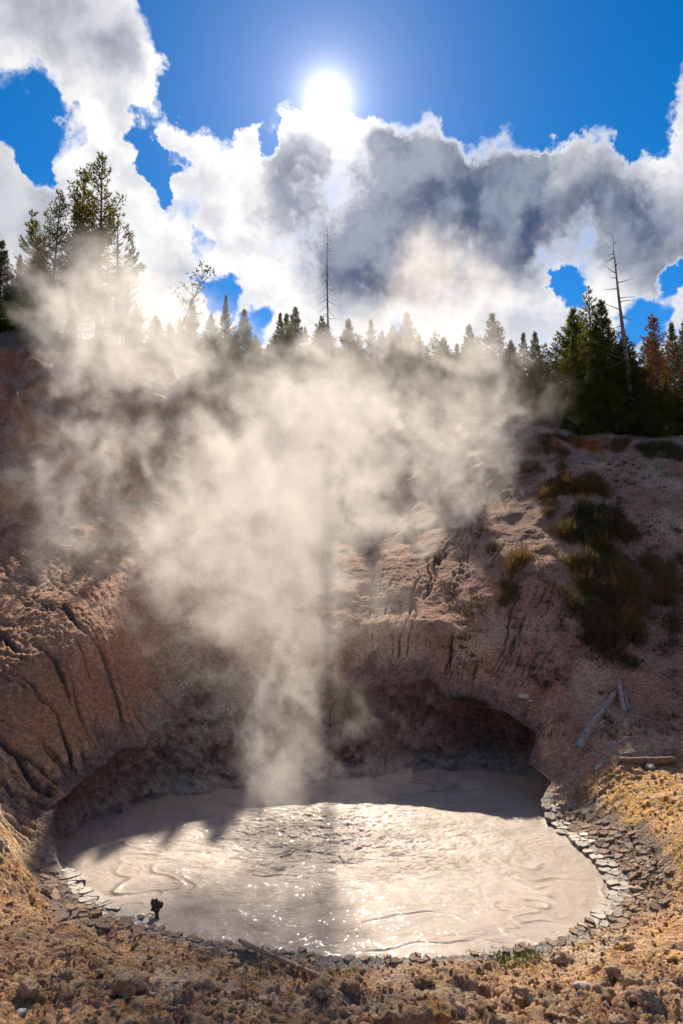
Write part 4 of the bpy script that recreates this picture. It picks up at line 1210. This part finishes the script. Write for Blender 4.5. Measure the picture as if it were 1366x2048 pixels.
def plates(phi0, phi1, wmax, size, count_max, seed, wetw):
    rg_ = np.random.RandomState(seed)
    seeds = []
    tries = 0
    while tries < 14000 and len(seeds) < count_max * 1.35:
        tries += 1
        ph = math.radians(rg_.uniform(phi0, phi1)); s = rg_.uniform(-.02, wmax)
        j = int(round((ph + math.pi) / (2 * math.pi) * NPHI)) % NPHI
        edge = min(1, (math.degrees(ph) - phi0) / 12, (phi1 - math.degrees(ph)) / 12)
        if s > wmax * (0.35 + .65 * max(0, edge)) + .12 * perlin2(np.array([ph * 9]), np.array([2.]), 3)[0]: continue
        p = np.array([CX + math.cos(ph) * (RL[j] + s), CY + math.sin(ph) * (RL[j] + s)])
        sp_ = size * (.42 + .75 * _V[_h2(int(p[0] * 2.3) & 4095, int(p[1] * 2.3) & 4095), 0]) * rg_.uniform(.75, 1.25)
        if any(np.hypot(*(p - q[0])) < .5 * (sp_ + q[2]) for q in seeds): continue
        seeds.append((p, s, sp_))
    pts = np.array([q[0] for q in seeds])
    made = 0
    for i, (p, s, sp_) in enumerate(seeds):
        if made >= count_max: break
        d = np.hypot(pts[:, 0] - p[0], pts[:, 1] - p[1]); nb = np.argsort(d)[1:16]
        R0 = size * .95
        poly = [p + R0 * np.array([math.cos(a), math.sin(a)]) * rg_.uniform(.8, 1.05) for a in np.linspace(0, 2 * np.pi, 11)[:-1]]
        for q in nb:
            m = (pts[q] + p) / 2; nn = (pts[q] - p) / (d[q] + 1e-9)
            poly = poly_clip(poly, m - nn * rg_.uniform(.004, .013), nn)
            if len(poly) < 3: break
        if len(poly) < 3: continue
        poly = np.array(poly); c = poly.mean(0)
        # soften corners
        fine = []
        for a in range(len(poly)):
            q0, q1 = poly[a], poly[(a + 1) % len(poly)]
            fine += [lerp(q0, q1, .22), lerp(q0, q1, .78)]
        fine = np.array(fine); fine = fine + rg_.normal(0, .009, fine.shape)
        K = len(fine); hgt = rg_.uniform(.004, .026) * (1 if s > wetw else .45)
        z0 = max(ground_z(p[0], p[1]), 0.02)
        e_ = .08
        gt_ = np.array([ground_z(c[0] + e_, c[1]) - ground_z(c[0] - e_, c[1]), ground_z(c[0], c[1] + e_) - ground_z(c[0], c[1] - e_)]) / (2 * e_)
        tilt = np.clip(gt_, -.45, .45) * .8 + (rg_.normal(0, .06, 2) if s > wetw else rg_.normal(0, .03, 2))
        V_, F_ = [], []
        for sc_, zz in ((1.0, -.07), (1.0, hgt * .55), (.92, hgt), (.55, hgt * .9), (0, hgt * .82)):
            if sc_ == 0:
                V_.append((0, 0, zz)); continue
            for q in fine:
                dd = (q - c) * sc_
                V_.append((dd[0], dd[1], zz + tilt @ dd))
        for r_ in range(3):
            for a in range(K):
                F_.append((r_ * K + a, r_ * K + (a + 1) % K, (r_ + 1) * K + (a + 1) % K)); F_.append((r_ * K + a, (r_ + 1) * K + (a + 1) % K, (r_ + 1) * K + a))
        for a in range(K): F_.append((3 * K + a, 3 * K + (a + 1) % K, 4 * K))
        me = mesh_np('mud_plate', np.array(V_), np.array(F_), False)
        link('mud_plate', me, M_PLATEW if s < wetw else M_PLATE, ground, (c[0], c[1], z0))
        made += 1
    return made
plates(-36, 24, .80, .165, 300, 5, .20)
plates(-167, -136, .60, .22, 90, 6, .10)
plates(-138, -36, .10, .09, 55, 8, .0)

# ------------------------------------------------------------------ the mud splash caught in the air over the left of the pool
def splash():
    p = on_mud(313, 1838)
    e = empty('mud_splash', (p[0], p[1], 0.0))
    rnd = random.Random(4)
    me = clod_mesh(77, 4, .6, 1.0); P = me
    o = link('blob', me, M_DARKMUD, e, (0, 0, .17)); o.scale = (.075, .065, .10)
    g = Geo(); g.tube([(0, 0, -.03), (.005, 0, .04), (.0, 0, .12)], [.06, .026, .035], 9)
    link('neck', g.mesh('neck', True), M_DARKMUD, e)
    g = Geo(); g.tube([(-.03, 0, .06)] + [(-.10 + .045 * math.cos(a), -.02, .055 + .028 * math.sin(a)) for a in np.linspace(.6, 5.6, 12)] + [(-.04, 0, .05)], [.006] * 14, 5)
    link('thread', g.mesh('thread', True), M_DARKMUD, e)
    for i in range(4):
        o = link('droplet', clod_mesh(80 + i, 2, .2, 1.0), M_DARKMUD, e, (rnd.uniform(-.07, .09), rnd.uniform(-.03, .03), .16 + rnd.uniform(0, .11))); s = rnd.uniform(.016, .032); o.scale = (s, s, s)
    tag(e, 'dark mud splash thrown up from the left front of the pool', 'mud splash')
splash()

# ------------------------------------------------------------------ steam
def build_steam():
    puffs = [  # px, py, radius px, D, weight
        (560, 1640, 80, 15.0, .8), (555, 1560, 82, 15.3, .85), (480, 1610, 50, 15.3, .45), (650, 1600, 60, 15.4, .5), (740, 1590, 55, 15.6, .4), (830, 1580, 50, 15.8, .35), (560, 1490, 80, 15.5, .85), (555, 1410, 88, 15.7, .85), (565, 1330, 92, 15.9, .85), (575, 1250, 105, 16.1, .95),
        (560, 1160, 125, 16.3, 1.0), (520, 1080, 150, 16.5, 1.0), (350, 1150, 95, 16.2, .75), (300, 1180, 70, 16.0, .55), (400, 1070, 120, 16.5, .9),
        (470, 960, 150, 16.8, 1.0), (600, 980, 150, 16.8, 1.1), (710, 1010, 90, 16.8, .95), (650, 880, 150, 17.0, 1.05), (560, 820, 110, 17.2, .95), (720, 800, 120, 17.4, .95),
        (640, 740, 80, 17.6, .85), (830, 830, 110, 17.4, .85), (940, 800, 95, 17.5, .85), (990, 870, 80, 17.5, .7), (870, 920, 110, 17.2, .7), (800, 1060, 100, 17.0, .5), (960, 960, 90, 17.3, .5),
        (780, 680, 90, 18.2, .65), (880, 560, 95, 18.6, .95), (870, 490, 60, 18.8, .8), (960, 590, 85, 18.6, .75), (820, 620, 90, 18.4, .85), (920, 680, 90, 18.2, .8), (1000, 700, 70, 18.0, .5), (690, 650, 70, 18.2, .4),
        (150, 600, 95, 17.8, 1.05), (240, 590, 90, 17.9, 1.0), (330, 640, 100, 17.9, 1.05), (230, 690, 110, 17.6, 1.1), (350, 730, 90, 17.5, .95), (140, 690, 80, 17.6, .8), (430, 740, 70, 17.4, .5),
        (240, 810, 90, 17.2, .55), (190, 900, 90, 17.0, .55), (130, 1000, 110, 16.6, .5), (60, 980, 90, 16.6, .4), (250, 960, 110, 16.8, .45), (220, 1080, 100, 16.4, .5), (130, 1120, 90, 16.0, .4), (390, 880, 90, 17.0, .6),
        (940, 1600, 50, 15.8, .35), (760, 1540, 70, 16.2, .33), (800, 1480, 60, 16.6, .3), (690, 1400, 90, 16.8, .35), (420, 1300, 100, 16.0, .4), (680, 1610, 80, 15.4, .4), (460, 1400, 60, 15.8, .4), (760, 1200, 110, 16.9, .42), (330, 1270, 60, 15.6, .35),
        (470, 630, 90, 18.6, .3), (600, 660, 90, 18.6, .3), (1020, 790, 70, 17.6, .5), (620, 1480, 60, 16.2, .4), (640, 1320, 80, 16.4, .45), (480, 1240, 70, 16.0, .5), (240, 1200, 70, 15.8, .35), (60, 880, 80, 17.0, .3), (420, 1180, 90, 16.1, .6), (700, 1130, 90, 16.8, .5), (90, 640, 60, 17.8, .5), (1060, 800, 90, 17.8, .35), (1080, 900, 70, 17.8, .25), (480, 700, 90, 18.0, .5), (560, 720, 80, 18.0, .5), (300, 1000, 120, 16.9, .5), (860, 1000, 110, 17.2, .5), (120, 800, 90, 17.3, .4),
    ]
    MIN = (-10.0, 13.2, -1.0); MAX = (6.6, 21.4, 15.2); VS = 0.088
    t = bpy.data.node_groups.new('steam_volume', 'GeometryNodeTree')
    t.interface.new_socket('Geometry', in_out='INPUT', socket_type='NodeSocketGeometry')
    t.interface.new_socket('Geometry', in_out='OUTPUT', socket_type='NodeSocketGeometry')
    t.is_modifier = True
    N = NT(t)
    gout = N.node('NodeGroupOutput')
    vc = N.node('GeometryNodeVolumeCube')
    raw = N.node('GeometryNodeInputPosition').outputs[0]
    pos = N.vmath('MAXIMUM', raw, (-100.0, -100.0, 0.02))       # below the mud the field just goes on, so its border never meets the surface
    # turbulent warp, larger with height
    def wnoise(scale, amp, off):
        c = N.noise(N.vmath('ADD', pos, off), scale, 2, 0.55, 0, 'Color')
        return N.vmath('SCALE', N.vmath('SUBTRACT', c, (0.5, 0.5, 0.5)), scale=amp)
    p = N.vmath('ADD', pos, N.vmath('ADD', wnoise(0.45, 1.7, (3, 1, 0)), N.vmath('ADD', wnoise(1.25, 0.95, (9, 4, 2)), wnoise(3.0, 0.45, (2, 7, 5)))))
    F = None
    for (px, py, rp, D, wgt) in puffs:
        c = at(px, py, D); R = rp / FPX * D * 1.22
        q = N.vmath('DISTANCE', p, tuple(c))
        m = N.mapr(q, R * 1.45, R * 0.15, 0.0, wgt, 'SMOOTHSTEP')
        F = m if F is None else N.math('MAXIMUM', N.math('ADD', N.math('MULTIPLY', N.math('MINIMUM', F, m), 0.35), N.math('MAXIMUM', F, m)), 0.0)
    F = N.math('MINIMUM', F, 1.35)
    # billows: fractal noise stretched along the rise of the plume
    n = N.noise(N.vmath('ADD', N.vmath('MULTIPLY', p, (1.0, 1.0, 0.78)), (1.7, 0, 0)), 1.15, 7.0, 0.66, 0.7)
    e = N.math('ADD', F, N.math('MULTIPLY', N.math('SUBTRACT', n, 0.54), 5.6))
    dens = N.math('MULTIPLY', N.mapr(e, 0.18, 1.75), N.mapr(F, 0.02, 0.5))
    veil = N.math('MULTIPLY', N.mapr(F, 0.0, 0.9), 0.035)
    N.put(vc.inputs['Density'], N.math('MULTIPLY', N.math('ADD', dens, veil), N.math('GREATER_THAN', N.math('ADD', dens, veil), 0.008)))
    vc.inputs['Background'].default_value = 0.0
    vc.inputs['Min'].default_value = MIN; vc.inputs['Max'].default_value = MAX
    for a, k in zip('XYZ', range(3)):
        vc.inputs['Resolution ' + a].default_value = int((MAX[k] - MIN[k]) / VS)
    m = bpy.data.materials.new('steam'); m.use_nodes = True; m.node_tree.nodes.clear()
    NN = NT(m.node_tree)
    out = NN.node('ShaderNodeOutputMaterial')
    pv = NN.node('ShaderNodeVolumePrincipled')
    pv.inputs['Color'].default_value = (0.99, 0.968, 0.935, 1)
    pv.inputs['Density'].default_value = STEAM_DENSITY
    pv.inputs['Anisotropy'].default_value = 0.2
    m.node_tree.links.new(pv.outputs[0], out.inputs['Volume'])
    sm = N.node('GeometryNodeSetMaterial')
    sm.inputs['Material'].default_value = m
    t.links.new(vc.outputs[0], sm.inputs[0])
    t.links.new(sm.outputs[0], gout.inputs[0])
    bm = bmesh.new()
    bmesh.ops.create_icosphere(bm, subdivisions=2, radius=3.0)
    me = bpy.data.meshes.new('steam'); bm.to_mesh(me); bm.free()
    me.materials.append(m)
    o = link('steam', me)
    for v in me.vertices:
        v.co.x += -1.2; v.co.y += 16.8; v.co.z += 7
    md = o.modifiers.new('steam', 'NODES'); md.node_group = t
    tag(o, 'cream white steam billowing up from the boiling mud and drifting over the slope', 'steam', kind='stuff')
STEAM_DENSITY = 0.62
build_steam()
